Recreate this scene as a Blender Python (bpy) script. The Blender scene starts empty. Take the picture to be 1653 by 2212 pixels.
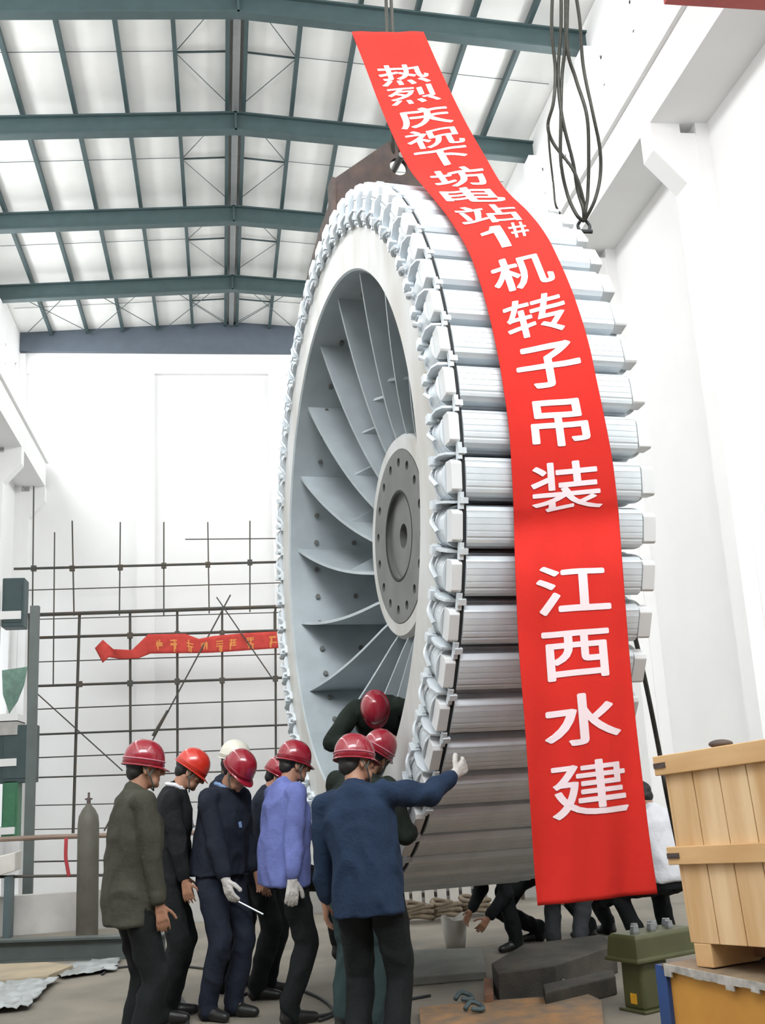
import bpy, bmesh, math, random
from mathutils import Vector, Matrix, noise, Euler
random.seed(7)
SC = bpy.context.scene
COL = SC.collection
PI = math.pi
R = math.radians

# ------------------------------------------------------------------ camera
FPX, CX, CY = 2300.0, 826.5, 1106.0
def _axes():
    Y = Vector((480 - CX, 1700 - CY, FPX)).normalized()
    p2 = Vector((1480 - CX, 1645 - CY, FPX))
    Z = Y.cross(p2).normalized()
    if Z.y > 0: Z = -Z
    X = Y.cross(Z)
    if X.x < 0: X = -X
    return X, Y, Z
AX, AY, AZ = _axes()
CAM = Vector((0, 0, 1.5))
right = Vector((AX.x, AY.x, AZ.x)); up = -Vector((AX.y, AY.y, AZ.y)); back = -Vector((AX.z, AY.z, AZ.z))
cd = bpy.data.cameras.new('camera'); cam = bpy.data.objects.new('camera', cd); COL.objects.link(cam)
cam.matrix_world = Matrix(((right.x, up.x, back.x, CAM.x), (right.y, up.y, back.y, CAM.y), (right.z, up.z, back.z, CAM.z), (0, 0, 0, 1)))
cd.sensor_fit = 'HORIZONTAL'; cd.sensor_width = 36.0; cd.lens = 36.0 * FPX / 1653.0
cd.clip_start = 0.05; cd.clip_end = 200
SC.camera = cam
def ray(x, y):
    d = Vector((x - CX, y - CY, FPX))
    return Vector((AX.dot(d), AY.dot(d), AZ.dot(d)))          # world, depth along view axis = FPX
def at_d(x, y, d): return CAM + ray(x, y) * (d / FPX)
def at_y(x, y, Y): r = ray(x, y); return CAM + r * ((Y - CAM.y) / r.y)
def at_z(x, y, Z): r = ray(x, y); return CAM + r * ((Z - CAM.z) / r.z)

# ------------------------------------------------------------------ light and exposure
SC.view_settings.view_transform = 'Standard'; SC.view_settings.look = 'None'
SC.view_settings.exposure = 0.0; SC.view_settings.gamma = 1.0; SC.view_settings.use_curve_mapping = False
w = bpy.data.worlds.new('overcast_sky'); SC.world = w; w.use_nodes = True
w.node_tree.nodes['Background'].inputs[0].default_value = (0.93, 0.97, 1.0, 1)
w.node_tree.nodes['Background'].inputs[1].default_value = 1.6
WIN_W = 460.0
BAYS = [-5.75, -0.65, 4.45, 9.55, 14.85, 20.0, 25.05, 30.1, 35.25, 40.4]
def area(name, loc, rot, sx, sy, power, color=(0.97, 0.985, 1.0), spread=180):
    l = bpy.data.lights.new(name, 'AREA'); l.shape = 'RECTANGLE'; l.size = sx; l.size_y = sy
    l.energy = power; l.color = color; l.spread = R(spread)
    o = bpy.data.objects.new(name, l); COL.objects.link(o); o.location = loc; o.rotation_euler = rot
    return o
for by in BAYS:                                                # daylight through the high windows
    area('window_and_fill_light', (9.95, by, 17.5), (0, R(68), 0), 2.2, 3.9, WIN_W)
    area('window_and_fill_light', (-8.35, by, 17.5), (0, R(-68), 0), 2.2, 3.9, WIN_W)
area('window_and_fill_light', (0.8, -9.5, 14.2), (R(72), 0, 0), 13.8, 7.0, 5500)   # added fill light, set in an invented end window behind the camera

# ------------------------------------------------------------------ materials
MATS = {}
def mat(name, col, rough=0.6, metal=0.0, var=0.0, vscale=4.0, bump=0.0, bscale=60.0, col2=None, coat=0.0, stretch=None, spec=None):
    if name in MATS: return MATS[name]
    m = bpy.data.materials.new(name); m.use_nodes = True; nt = m.node_tree
    b = nt.nodes['Principled BSDF']
    b.inputs['Base Color'].default_value = (*col, 1); b.inputs['Roughness'].default_value = rough
    b.inputs['Metallic'].default_value = metal; b.inputs['Coat Weight'].default_value = coat
    b.inputs['Coat Roughness'].default_value = 0.08
    if spec is not None: b.inputs['Specular IOR Level'].default_value = spec
    if var or col2 or bump:
        tc = nt.nodes.new('ShaderNodeTexCoord'); mp = nt.nodes.new('ShaderNodeMapping')
        nt.links.new(tc.outputs['Object'], mp.inputs[0])
        if stretch: mp.inputs['Scale'].default_value = stretch
    if var or col2:
        n = nt.nodes.new('ShaderNodeTexNoise'); n.inputs['Scale'].default_value = vscale; n.inputs['Detail'].default_value = 6
        nt.links.new(mp.outputs[0], n.inputs['Vector'])
        r = nt.nodes.new('ShaderNodeValToRGB'); r.color_ramp.elements[0].position = 0.35; r.color_ramp.elements[1].position = 0.68
        c2 = col2 if col2 else tuple(c * (1 - var) for c in col)
        r.color_ramp.elements[0].color = (*c2, 1); r.color_ramp.elements[1].color = (*col, 1)
        nt.links.new(n.outputs['Fac'], r.inputs[0]); nt.links.new(r.outputs[0], b.inputs['Base Color'])
    if bump:
        n2 = nt.nodes.new('ShaderNodeTexNoise'); n2.inputs['Scale'].default_value = bscale; n2.inputs['Detail'].default_value = 4
        nt.links.new(mp.outputs[0], n2.inputs['Vector'])
        bp = nt.nodes.new('ShaderNodeBump'); bp.inputs['Strength'].default_value = bump; bp.inputs['Distance'].default_value = 0.02
        nt.links.new(n2.outputs['Fac'], bp.inputs['Height']); nt.links.new(bp.outputs[0], b.inputs['Normal'])
    MATS[name] = m
    return m
M_WALL = mat('white_plaster', (0.86, 0.86, 0.85), 0.9, var=0.03, vscale=0.8, bump=0.1, bscale=9)
M_KERB = mat('grey_plaster', (0.55, 0.54, 0.51), 0.9, var=0.25, vscale=2.5)
M_FLOOR = mat('dusty_concrete', (0.30, 0.265, 0.215), 0.85, col2=(0.20, 0.185, 0.155), vscale=1.6, bump=0.25, bscale=12)
M_ROOF = mat('roof_sheet', (0.82, 0.82, 0.79), 0.75, var=0.05, vscale=1.2)
M_STEEL = mat('slate_painted_steel', (0.047, 0.080, 0.083), 0.55, var=0.15, vscale=3)
M_GABLE = mat('blue_grey_sheet', (0.10, 0.125, 0.155), 0.6, var=0.1, vscale=2)
M_ROTOR = mat('silver_grey_paint', (0.72, 0.78, 0.82), 0.34, 0.1, var=0.12, vscale=5, bump=0.04, bscale=30)
M_RING = mat('pale_ring_paint', (0.66, 0.68, 0.68), 0.4, 0.1, col2=(0.50, 0.49, 0.45), vscale=3.0, stretch=(1, 1, .35))
M_SPIDER = mat('grey_spider_paint', (0.46, 0.52, 0.55), 0.45, 0.1, var=0.18, vscale=3)
M_HUB = mat('bare_machined_steel', (0.20, 0.205, 0.195), 0.5, 0.35, var=0.2, vscale=4)
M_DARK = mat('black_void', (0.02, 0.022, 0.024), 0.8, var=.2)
M_RUST = mat('rusty_steel', (0.13, 0.095, 0.08), 0.8, 0.2, col2=(0.07, 0.062, 0.06), vscale=6, bump=0.3)
M_BANNER = mat('red_banner_cloth', (0.64, 0.030, 0.022), 0.85, spec=.15, var=0.08, vscale=3, bump=0.1, bscale=20)
M_LETTER = mat('white_letter_print', (0.86, 0.72, 0.76), 0.7, var=0.03)
M_YLETTER = mat('yellow_letter_print', (0.80, 0.30, 0.08), 0.7, var=0.05)
M_ROPE = mat('dark_wire_rope', (0.055, 0.055, 0.045), 0.6, 0.4, var=.3, vscale=40)
M_CRANE = mat('red_crane_paint', (0.42, 0.06, 0.05), 0.5, var=0.2, vscale=2)
M_PIPE = mat('scaffold_tube_steel', (0.075, 0.085, 0.08), 0.7, 0.3, col2=(0.11, 0.09, 0.07), vscale=3)
M_RAIL = mat('brown_painted_rail', (0.28, 0.20, 0.15), 0.6, var=.35, vscale=3)
M_REDROPE = mat('red_rope', (0.45, 0.05, 0.06), 0.8, var=.1)
M_PINE = mat('pine_board', (0.86, 0.63, 0.37), 0.65, col2=(0.62, 0.36, 0.15), vscale=2.2, stretch=(3.0, 3.0, .35), bump=.06)
M_PINE2 = mat('pine_batten', (0.78, 0.52, 0.26), 0.65, col2=(0.66, 0.40, 0.18), vscale=3, stretch=(.6, .6, 3))
M_OCHRE = mat('ochre_paint', (0.66, 0.34, 0.06), 0.55, col2=(0.58, 0.27, 0.05), vscale=4)
M_BLUE = mat('blue_edge_paint', (0.03, 0.08, 0.25), 0.5, var=.2)
M_OLIVE = mat('olive_paint', (0.10, 0.105, 0.040), 0.45, var=.25, vscale=4)
M_GREYM = mat('galvanised_metal', (0.42, 0.45, 0.46), 0.35, 0.7, var=.2, vscale=12)
M_TIMBER = mat('dirty_timber', (0.085, 0.075, 0.06), 0.85, col2=(0.035, 0.034, 0.028), vscale=4, bump=.3)
M_PLY = mat('orange_brown_board', (0.42, 0.23, 0.10), 0.8, col2=(0.20, 0.16, 0.12), vscale=7, bump=.3, bscale=30)
M_TANBOARD = mat('tan_board', (0.45, 0.37, 0.25), 0.8, col2=(0.33, 0.28, 0.20), vscale=3)
M_PLASTIC = mat('clear_plastic_sheet', (0.50, 0.54, 0.55), 0.3, col2=(0.30, 0.32, 0.31), vscale=7, bump=.5, bscale=9)
M_WHITEP = mat('white_plastic', (0.62, 0.60, 0.55), 0.5, var=.15)
M_CYL = mat('gas_bottle_paint', (0.115, 0.110, 0.088), 0.6, var=.3, vscale=5)
M_BEAM = mat('grey_green_beam_paint', (0.085, 0.105, 0.10), 0.5, var=.25, vscale=3)
M_NET = mat('green_net_cloth', (0.20, 0.33, 0.27), 0.8, var=.3, vscale=5)
M_GREENP = mat('green_paint', (0.05, 0.20, 0.10), 0.5, var=.2)
M_RUBBER = mat('black_rubber', (0.025, 0.028, 0.03), 0.6, var=.2)
M_TEAL = mat('teal_post_paint', (0.09, 0.13, 0.14), 0.5, var=.2)
M_GLASS = bpy.data.materials.new('window_glass'); M_GLASS.use_nodes = True
_nt = M_GLASS.node_tree; _nt.nodes.remove(_nt.nodes['Principled BSDF'])
_t = _nt.nodes.new('ShaderNodeBsdfTransparent'); _g = _nt.nodes.new('ShaderNodeBsdfGlossy'); _g.inputs['Roughness'].default_value = .02
_mx = _nt.nodes.new('ShaderNodeMixShader'); _mx.inputs[0].default_value = 0.06
_nt.links.new(_t.outputs[0], _mx.inputs[1]); _nt.links.new(_g.outputs[0], _mx.inputs[2]); _nt.links.new(_mx.outputs[0], _nt.nodes['Material Output'].inputs[0])
# people
M_SKIN = mat('skin', (0.42, 0.215, 0.135), 0.5, var=.12, vscale=12)
M_HAIR = mat('black_hair', (0.012, 0.012, 0.012), 0.6, var=.3, vscale=40)
M_HAT = mat('red_helmet_shell', (0.30, 0.010, 0.026), 0.22, coat=0.6, var=.06)
M_HATO = mat('orange_red_helmet_shell', (0.60, 0.03, 0.015), 0.25, coat=0.6, var=.06)
M_HATW = mat('white_helmet_shell', (0.72, 0.70, 0.60), 0.3, coat=0.5, var=.06)
M_RIMGLINT = mat('pink_rim_highlight', (0.60, 0.22, 0.28), 0.3, var=.05)  # pale pink stands for the highlight along the helmet rim
M_STRAP = mat('chin_strap_webbing', (0.10, 0.12, 0.11), 0.8, var=.2)
M_GLOVE = mat('white_cotton_glove', (0.56, 0.54, 0.51), 0.9, var=.12, vscale=20, bump=.2)
def cloth(name, col, var=.22): return mat(name, col, 0.88, var=var, vscale=6, bump=.25, bscale=45, spec=.2)
M_OLIVEJ = cloth('grey_green_cloth', (0.066, 0.066, 0.050)); M_BLACK = cloth('black_cloth', (0.016, 0.018, 0.020))
M_NAVY = cloth('navy_cloth', (0.018, 0.023, 0.036)); M_NAVYB = cloth('blue_navy_cloth', (0.020, 0.038, 0.078))
M_NTR = cloth('dark_navy_trouser_cloth', (0.020, 0.026, 0.042)); M_PERI = cloth('periwinkle_cloth', (0.155, 0.190, 0.46), .18)
M_WSHIRT = cloth('white_shirt_cloth', (0.75, 0.76, 0.80), .05); M_LBLUE = cloth('light_blue_shirt_cloth', (0.20, 0.30, 0.50), .08)
M_TEALC = cloth('teal_cloth', (0.045, 0.075, 0.078)); M_CAMO = cloth('dark_green_cloth', (0.020, 0.028, 0.022), .4)
M_GREYC = cloth('grey_cloth', (0.05, 0.056, 0.06)); M_SHOE = mat('black_shoe_leather', (0.015, 0.015, 0.016), .4, var=.2)
M_BLKTR = cloth('black_trouser_cloth', (0.014, 0.017, 0.018))

# ------------------------------------------------------------------ helpers
def link_mesh(name, bm, m, parent=None, smooth=False, bevel=0):
    me = bpy.data.meshes.new(name); bmesh.ops.recalc_face_normals(bm, faces=bm.faces); bm.to_mesh(me); bm.free()
    for mm in (m if isinstance(m, (list, tuple)) else [m]): me.materials.append(mm)
    if smooth:
        for p in me.polygons: p.use_smooth = True
    o = bpy.data.objects.new(name, me); COL.objects.link(o)
    if parent: o.parent = parent
    if bevel:
        b = o.modifiers.new('bevel', 'BEVEL'); b.width = bevel; b.segments = 2; b.limit_method = 'ANGLE'
    return o
def tag(o, label, cat, group=None):
    o['label'] = label; o['category'] = cat
    if group: o['group'] = group
    return o
def empty(name, loc=(0, 0, 0), rz=0, label=None, cat=None, group=None):
    o = bpy.data.objects.new(name, None); COL.objects.link(o); o.location = loc; o.rotation_euler = (0, 0, rz)
    o.empty_display_size = .1
    if label: tag(o, label, cat, group)
    return o
def struct(o): o['kind'] = 'structure'; return o
def box(bm, lo, hi, mtx=None, mi=0):
    vs = [bm.verts.new((x, y, z)) for x in (lo[0], hi[0]) for y in (lo[1], hi[1]) for z in (lo[2], hi[2])]
    if mtx:
        for v in vs: v.co = mtx @ v.co
    for f in ((0, 1, 3, 2), (4, 6, 7, 5), (0, 4, 5, 1), (2, 3, 7, 6), (0, 2, 6, 4), (1, 5, 7, 3)):
        fc = bm.faces.new([vs[i] for i in f]); fc.material_index = mi
def frame(d):
    d = d.normalized(); a = Vector((0, 0, 1)) if abs(d.z) < .9 else Vector((1, 0, 0))
    u = d.cross(a).normalized(); return u, d.cross(u).normalized()
def tube(bm, pts, r, n=8, cap=True):
    pts = [Vector(p) for p in pts]; rs = r if isinstance(r, (list, tuple)) else [r] * len(pts)
    prev = None; rings = []; u = None
    for i, p in enumerate(pts):
        d = (pts[min(i + 1, len(pts) - 1)] - pts[max(i - 1, 0)]).normalized()
        if u is None: u, v = frame(d)
        else:
            u = (u - d * u.dot(d)).normalized(); v = d.cross(u).normalized()
        rings.append([bm.verts.new(p + (u * math.cos(2 * PI * k / n) + v * math.sin(2 * PI * k / n)) * rs[i]) for k in range(n)])
    for a, b in zip(rings, rings[1:]):
        for k in range(n): bm.faces.new((a[k], a[(k + 1) % n], b[(k + 1) % n], b[k]))
    if cap: bm.faces.new(rings[0]); bm.faces.new(rings[-1])
def spline(pts, n=8):
    pts = [Vector(p) for p in pts]; out = []
    P = [pts[0] * 2 - pts[1]] + pts + [pts[-1] * 2 - pts[-2]]
    for i in range(1, len(P) - 2):
        for k in range(n):
            t = k / n; a, b, c, d = P[i - 1:i + 3]
            out.append(.5 * ((2 * b) + (c - a) * t + (2 * a - 5 * b + 4 * c - d) * t * t + (3 * b - a - 3 * c + d) * t ** 3))
    out.append(pts[-1]); return out
def capsule(bm, p0, p1, r0, r1, n=14, sx=1.0, side=None):
    """round cone; sx squashes across `side`"""
    p0, p1 = Vector(p0), Vector(p1); d = (p1 - p0); L = d.length
    d = d / L if L > 1e-6 else Vector((0, 0, 1))
    if side is None: u, v = frame(d)
    else:
        s = Vector(side); u = (s - d * s.dot(d)).normalized(); v = d.cross(u)
    rings = []
    prof = [(-math.cos(a) * r0, math.sin(a) * r0) for a in (.01, .5, 1.0, PI / 2)] + [(L + math.sin(a) * r1, math.cos(a) * r1) for a in (0, .57, 1.07, 1.56)]
    for t, r in prof:
        c = p0 + d * t
        rings.append([bm.verts.new(c + (u * math.cos(2 * PI * k / n) * sx + v * math.sin(2 * PI * k / n)) * r) for k in range(n)])
    for a, b in zip(rings, rings[1:]):
        for k in range(n): bm.faces.new((a[k], a[(k + 1) % n], b[(k + 1) % n], b[k]))
    bm.faces.new(rings[0][::-1]); bm.faces.new(rings[-1])
def ell(bm, c, r, rot=None, n=16, zmin=None):
    m = Matrix.Translation(Vector(c)) @ ((rot.to_4x4() if rot else Matrix.Identity(4)) @ Matrix.Diagonal((*r, 1)))
    bmesh.ops.create_uvsphere(bm, u_segments=n, v_segments=n // 2 + 2, radius=1, matrix=m)
def loft(bm, secs, n=20):
    """secs: (centre, side axis, fore axis, rx, ry)"""
    rings = []
    for c, u, v, rx, ry in secs:
        ring = []
        for k in range(n):
            a = 2 * PI * k / n; ca, sa = math.cos(a), math.sin(a)
            e = .8
            ca = math.copysign(abs(ca) ** e, ca); sa = math.copysign(abs(sa) ** e, sa)
            ring.append(bm.verts.new(Vector(c) + u * ca * rx + v * sa * ry))
        rings.append(ring)
    for a, b in zip(rings, rings[1:]):
        for k in range(n): bm.faces.new((a[k], a[(k + 1) % n], b[(k + 1) % n], b[k]))
    bm.faces.new(rings[0][::-1]); bm.faces.new(rings[-1])
def lathe(bm, prof, n=48, axis='z', mi=0, closed=False, cap=True):
    """prof: (r, h); spun about z (or local y)"""
    rings = []
    for r, h in prof:
        ring = []
        for k in range(n):
            a = 2 * PI * k / n
            ring.append(bm.verts.new((r * math.cos(a), h, r * math.sin(a)) if axis == 'y' else (r * math.cos(a), r * math.sin(a), h)))
        rings.append(ring)
    prs = list(zip(rings, rings[1:]))
    if closed: prs.append((rings[-1], rings[0]))
    for a, b in prs:
        for k in range(n):
            f = bm.faces.new((a[k], a[(k + 1) % n], b[(k + 1) % n], b[k])); f.material_index = mi
    if not closed and cap:
        for ring, r in ((rings[0], prof[0][0]), (rings[-1], prof[-1][0])):
            if r > 1e-4 and r < .9: bm.faces.new(ring)
def voxel(name, bm, vox, smooth, m, parent, amp=0.0, sc=9.0, seed=0.0, keep=None):
    me = bpy.data.meshes.new('tmp'); bmesh.ops.recalc_face_normals(bm, faces=bm.faces); bm.to_mesh(me); bm.free()
    o = bpy.data.objects.new('tmp', me); COL.objects.link(o)
    rm = o.modifiers.new('r', 'REMESH'); rm.mode = 'VOXEL'; rm.voxel_size = vox
    if smooth:
        s = o.modifiers.new('s', 'SMOOTH'); s.factor = .5; s.iterations = smooth
    dg = bpy.context.evaluated_depsgraph_get(); dg.update()
    nm = bpy.data.meshes.new_from_object(o.evaluated_get(dg)); nm.name = name
    bpy.data.objects.remove(o); bpy.data.meshes.remove(me)
    if amp:
        ns = [v.normal.copy() for v in nm.vertices]; sv = Vector((seed, seed * 1.7, seed * .3))
        for v, n_ in zip(nm.vertices, ns):
            q = Vector((v.co.x * sc, v.co.y * sc, v.co.z * sc * .75)) + sv
            a = noise.noise(q); b = noise.noise(q * 2.1 + Vector((5, 3, 1)))
            fold = 1 - abs(a) * 2.6
            v.co += n_ * max(amp * (fold * .8 + b * .6 - .3), -.005)
    nm.materials.clear(); nm.materials.append(m)
    for p in nm.polygons: p.use_smooth = True
    ob = bpy.data.objects.new(name, nm); COL.objects.link(ob); ob.parent = parent
    return ob

# ------------------------------------------------------------------ the hall
XL, XR, YB, YF = -8.0, 9.6, 43.2, -9.0
RX, RZ = 0.7, 20.0
Ys = [22.6, 27.5, 32.7, 37.8]
bm = bmesh.new(); box(bm, (XL - .3, YF, -.3), (XR + .3, 13.3, 0)); box(bm, (5.2, 13.3, -.3), (XR + .3, YB, 0)); fl = struct(link_mesh('floor', bm, M_FLOOR))
bm = bmesh.new(); box(bm, (XL - .3, 13.3, -6.3), (5.2, YB + .3, -6)); struct(link_mesh('floor', bm, M_FLOOR))
bm = bmesh.new(); box(bm, (XL - .3, 13.2, -6), (5.2, 13.3, -.3)); struct(link_mesh('trim_1', bm, M_KERB))
bm = bmesh.new(); box(bm, (XL, 13.32, -.3), (5.2, 13.5, .42)); box(bm, (5.2, 13.5, -6), (5.3, YB, 0.0)); struct(link_mesh('trim_2', bm, M_KERB))
# back wall with shallow pilasters
bm = bmesh.new(); box(bm, (XL - .3, YB, -6), (XR + .3, YB + .3, 23))
for x in (-2.9, 2.6, 7.0): box(bm, (x - .35, YB - .22, -6), (x + .35, YB, 19.4))
box(bm, (XL, YB - .25, 18.55), (XR, YB, 19.45))
struct(link_mesh('wall_back', bm, M_WALL))
bm = bmesh.new(); box(bm, (XL - .3, YF - .3, 0), (XR + .3, YF, 10.5)); box(bm, (XL - .3, YF - .3, 18), (XR + .3, YF, 21))
box(bm, (XL - .3, YF - .3, 10.5), (-6.2, YF, 18)); box(bm, (7.8, YF - .3, 10.5), (XR + .3, YF, 18)); struct(link_mesh('wall_front', bm, M_WALL))
bm = bmesh.new()
for q in range(8): box(bm, (-6.2 + q * 1.975, YF - .2, 10.5), (-6.1 + q * 1.975, YF - .1, 18))
for z in (10.5, 12.95, 15.45, 17.9): box(bm, (-6.2, YF - .2, z), (7.8, YF - .1, z + .1))
wf = struct(link_mesh('window_21', bm, mat('white_window_paint', (.8, .8, .8), .5, var=.02)))  # unseen end window, added to let the fill light in
bm = bmesh.new(); box(bm, (-6.2, YF - .155, 10.5), (7.8, YF - .145, 18)); link_mesh('pane', bm, M_GLASS, wf)
COLY = [-8.3, -3.2, 1.9, 7.0, 12.1, 17.5, 22.6, 27.5, 32.7, 37.8, 43.0]
def side_wall(name, x, s, holes=()):
    """s=+1 the hall lies on the -x side of the wall"""
    t = .3 * s; bm = bmesh.new()
    def wb(y0, y1, z0, z1, d=0.0):
        a, b = x - d * s, x + t; box(bm, (min(a, b), y0, z0), (max(a, b), y1, z1))
    if holes:
        z = -6; ys = holes[0][:2]
        wb(YF, ys[0], -6, 16.3); wb(ys[1], YB, -6, 16.3)
        for (y0, y1, z0, z1) in holes: wb(ys[0], ys[1], z, z0); z = z1
        wb(ys[0], ys[1], z, 16.3)
    else: wb(YF, YB, -6, 16.3)
    wb(YF, YB, 18.75, 20.2)
    prev = YF
    for by in BAYS:
        wb(prev, by - 2.0, 16.3, 18.75); prev = by + 2.0
    wb(prev, YB, 16.3, 18.75)
    for cy in COLY:
        wb(cy - .3, cy + .3, 0 if s > 0 else -6, 19.3, .25)                              # pilaster
        wb(cy - .25, cy + .25, 0 if s > 0 else -6, 13.4, .55)                            # crane column
        a = bmesh.new(); a.free()
        vs = [(x - .55 * s, 12.3), (x - .55 * s, 13.6), (x - 1.15 * s, 13.6), (x - 1.15 * s, 13.0)]
        f0 = [bm.verts.new((q[0], cy - .25, q[1])) for q in vs]; f1 = [bm.verts.new((q[0], cy + .25, q[1])) for q in vs]
        bm.faces.new(f0); bm.faces.new(f1[::-1])
        for k in range(4): bm.faces.new((f0[k], f0[(k + 1) % 4], f1[(k + 1) % 4], f1[k]))
    o = struct(link_mesh(name, bm, M_WALL))
    return o
side_wall('wall_right', XR, 1)
side_wall('wall_left', XL, -1, [(39.0, 42.4, -3.4, -1.2), (39.0, 42.4, 0.3, 3.6), (39.0, 42.4, 4.5, 9.2)])
bm = bmesh.new(); box(bm, (XL, YF, 7.6), (XR, -2.1, 7.9)); box(bm, (XL, -2.4, 7.2), (XR, -2.1, 7.6)); struct(link_mesh('trim_13', bm, M_WALL))   # unseen slab added behind the camera to shade the lower hall
# crane runway girders: white concrete beam, grey rail edge
for nm, x, s in (('trim_3', XR, 1), ('trim_4', XL, -1)):
    bm = bmesh.new(); a, b = sorted((x - 1.15 * s, x)); box(bm, (a, YF, 13.6), (b, YB - .3, 14.6)); a, b = sorted((x - 1.25 * s, x - .0 * s)); box(bm, (a, YF, 14.6), (b, YB - .3, 14.85))
    struct(link_mesh(nm, bm, M_WALL))
for nm, x, s in (('trim_5', XR, 1), ('trim_6', XL, -1)):
    bm = bmesh.new(); a, b = sorted((x - .95 * s, x - .85 * s)); box(bm, (a, YF, 14.85), (b, YB - .4, 14.98))
    a, b = sorted((x - .12 * s, x)); box(bm, (a, YF, 15.4), (b, YB - .3, 15.75))
    struct(link_mesh(nm, bm, mat('grey_ledge_paint', (.55, .54, .52), .7, var=.1)))
# windows
k = 0
for x, s in ((XR, 1), (XL, -1)):
    for by in BAYS:
        k += 1; bm = bmesh.new(); xx = x + .12 * s
        for (y0, y1, z0, z1) in [(by - 2, by + 2, 16.3, 16.38), (by - 2, by + 2, 18.67, 18.75), (by - 2, by - 1.92, 16.3, 18.75), (by + 1.92, by + 2, 16.3, 18.75), (by - .04, by + .04, 16.3, 18.75), (by - 2, by + 2, 17.9, 17.95)]:
            box(bm, (xx - .04, y0, z0), (xx + .04, y1, z1))
        wn = struct(link_mesh('window_%d' % k, bm, mat('white_window_paint', (.8, .8, .8), .5, var=.02)))
        bm = bmesh.new(); box(bm, (xx - .004, by - 1.95, 16.33), (xx + .004, by + 1.95, 18.7)); p = link_mesh('pane', bm, M_GLASS, wn)
# roof: two pitches of pale sheet
bm = bmesh.new()
def rz(x): return RZ + .82 - abs(x - RX) * .068
for sgn, xe in ((-1, XL - .3), (1, XR + .3)):
    q = [(RX, YF), (xe, YF), (xe, YB), (RX, YB)]
    lo = [bm.verts.new((a, b, rz(a))) for a, b in q]; hi = [bm.verts.new((a, b, rz(a) + .15)) for a, b in q]
    bm.faces.new(lo); bm.faces.new(hi[::-1])
    for j in range(4): bm.faces.new((lo[j], lo[(j + 1) % 4], hi[(j + 1) % 4], hi[j]))
struct(link_mesh('ceiling', bm, M_ROOF))
# gable infill above the back wall
bm = bmesh.new(); pts = [(XL, 19.42), (XR, 19.42), (XR, rz(XR)), (RX, rz(RX)), (XL, rz(XL))]
f0 = [bm.verts.new((a, YB - .5, b)) for a, b in pts]; f1 = [bm.verts.new((a, YB - .28, b)) for a, b in pts]
bm.faces.new(f0); bm.faces.new(f1[::-1])
for j in range(5): bm.faces.new((f0[j], f0[(j + 1) % 5], f1[(j + 1) % 5], f1[j]))
struct(link_mesh('trim_7', bm, M_GABLE))
# roof frame
RF = empty('roof_frame', (0, 0, 19.3), 0, 'dark slate steel roof frame of cross beams and purlins under the pale ceiling', 'roof frame')
def child(nm, bm, m, par, **kw):
    o = link_mesh(nm, bm, m, par, **kw); o.matrix_parent_inverse = par.matrix_basis.inverted(); return o
for yy in [2.0, 7.1, 12.2, 17.4] + Ys:
    bm = bmesh.new()
    for sgn, xe in ((-1, XL), (1, XR)):
        def zb(x): return RZ - .12 - abs(x - RX) * .068
        for (h0, h1, hw) in ((0, .05, .14), (.05, .57, .03), (.57, .62, .14)):
            v0 = [bm.verts.new((x, yy + dy, zb(x) + dz)) for x in (RX, xe) for dy in (-hw, hw) for dz in (h0, h1)]
            for f in ((0, 1, 3, 2), (4, 6, 7, 5), (0, 4, 5, 1), (2, 3, 7, 6), (0, 2, 6, 4), (1, 5, 7, 3)): bm.faces.new([v0[i] for i in f])
    box(bm, (RX - .03, yy - .14, RZ - .12), (RX + .03, yy + .14, RZ + .5))
    child('rafter', bm, M_STEEL, RF)
for kx in range(-6, 7):
    xs = [RX + 1.45 * kx + math.copysign(.18, kx)] if kx else [RX - .24, RX + .24]
    for x in xs:
        if x < XL + .2 or x > XR - .1: continue
        bm = bmesh.new(); z = rz(x) - .02; box(bm, (x - .055, YF + .1, z - .20), (x + .055, YB - .52, z)); child('purlin', bm, M_STEEL, RF)
bm = bmesh.new(); box(bm, (RX - .1, YF + .1, RZ + .66), (RX + .1, YB - .52, RZ + .76)); child('ridge_strip', bm, mat('ridge_grey', (.35, .37, .37), .6, var=.1), RF)
yl = [12.2, 17.4] + Ys + [YB - .5]
for a, b in zip(yl, yl[1:]):
    mid = (a + b) / 2
    for sgn in (-1, 1):
        bm = bmesh.new(); x1 = RX + sgn * 1.63; tube(bm, [(RX + sgn * .24, mid, rz(RX) - .1), (x1, mid, rz(x1) - .1)], .03, 6); child('tie_rod', bm, M_STEEL, RF)
        bm = bmesh.new(); xe = XL + .2 if sgn < 0 else XR - .2; tube(bm, [(x1, mid, rz(x1) - .06), (xe, mid, rz(xe) - .06)], .010, 5); child('sag_rod', bm, M_STEEL, RF)
        bm = bmesh.new(); tube(bm, [(x1, mid, rz(x1) - .1), (RX + sgn * .24, b - .2, rz(RX) - .1)], .012, 5); child('sag_rod', bm, M_STEEL, RF)
        bm = bmesh.new(); tube(bm, [(x1, mid, rz(x1) - .1), (RX + sgn * .24, a + .2, rz(RX) - .1)], .012, 5); child('sag_rod', bm, M_STEEL, RF)
a, b = Ys[-1], YB - .6
for x0 in (-7.9, -5.1, -2.2, .7, 3.6, 6.5):
    for p, q in (((x0, a), (x0 + 2.9, b)), ((x0, b), (x0 + 2.9, a))):
        bm = bmesh.new(); tube(bm, [(p[0], p[1], rz(p[0]) - .3), (q[0], q[1], rz(q[0]) - .3)], .016, 5); child('sag_rod', bm, M_STEEL, RF)
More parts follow.
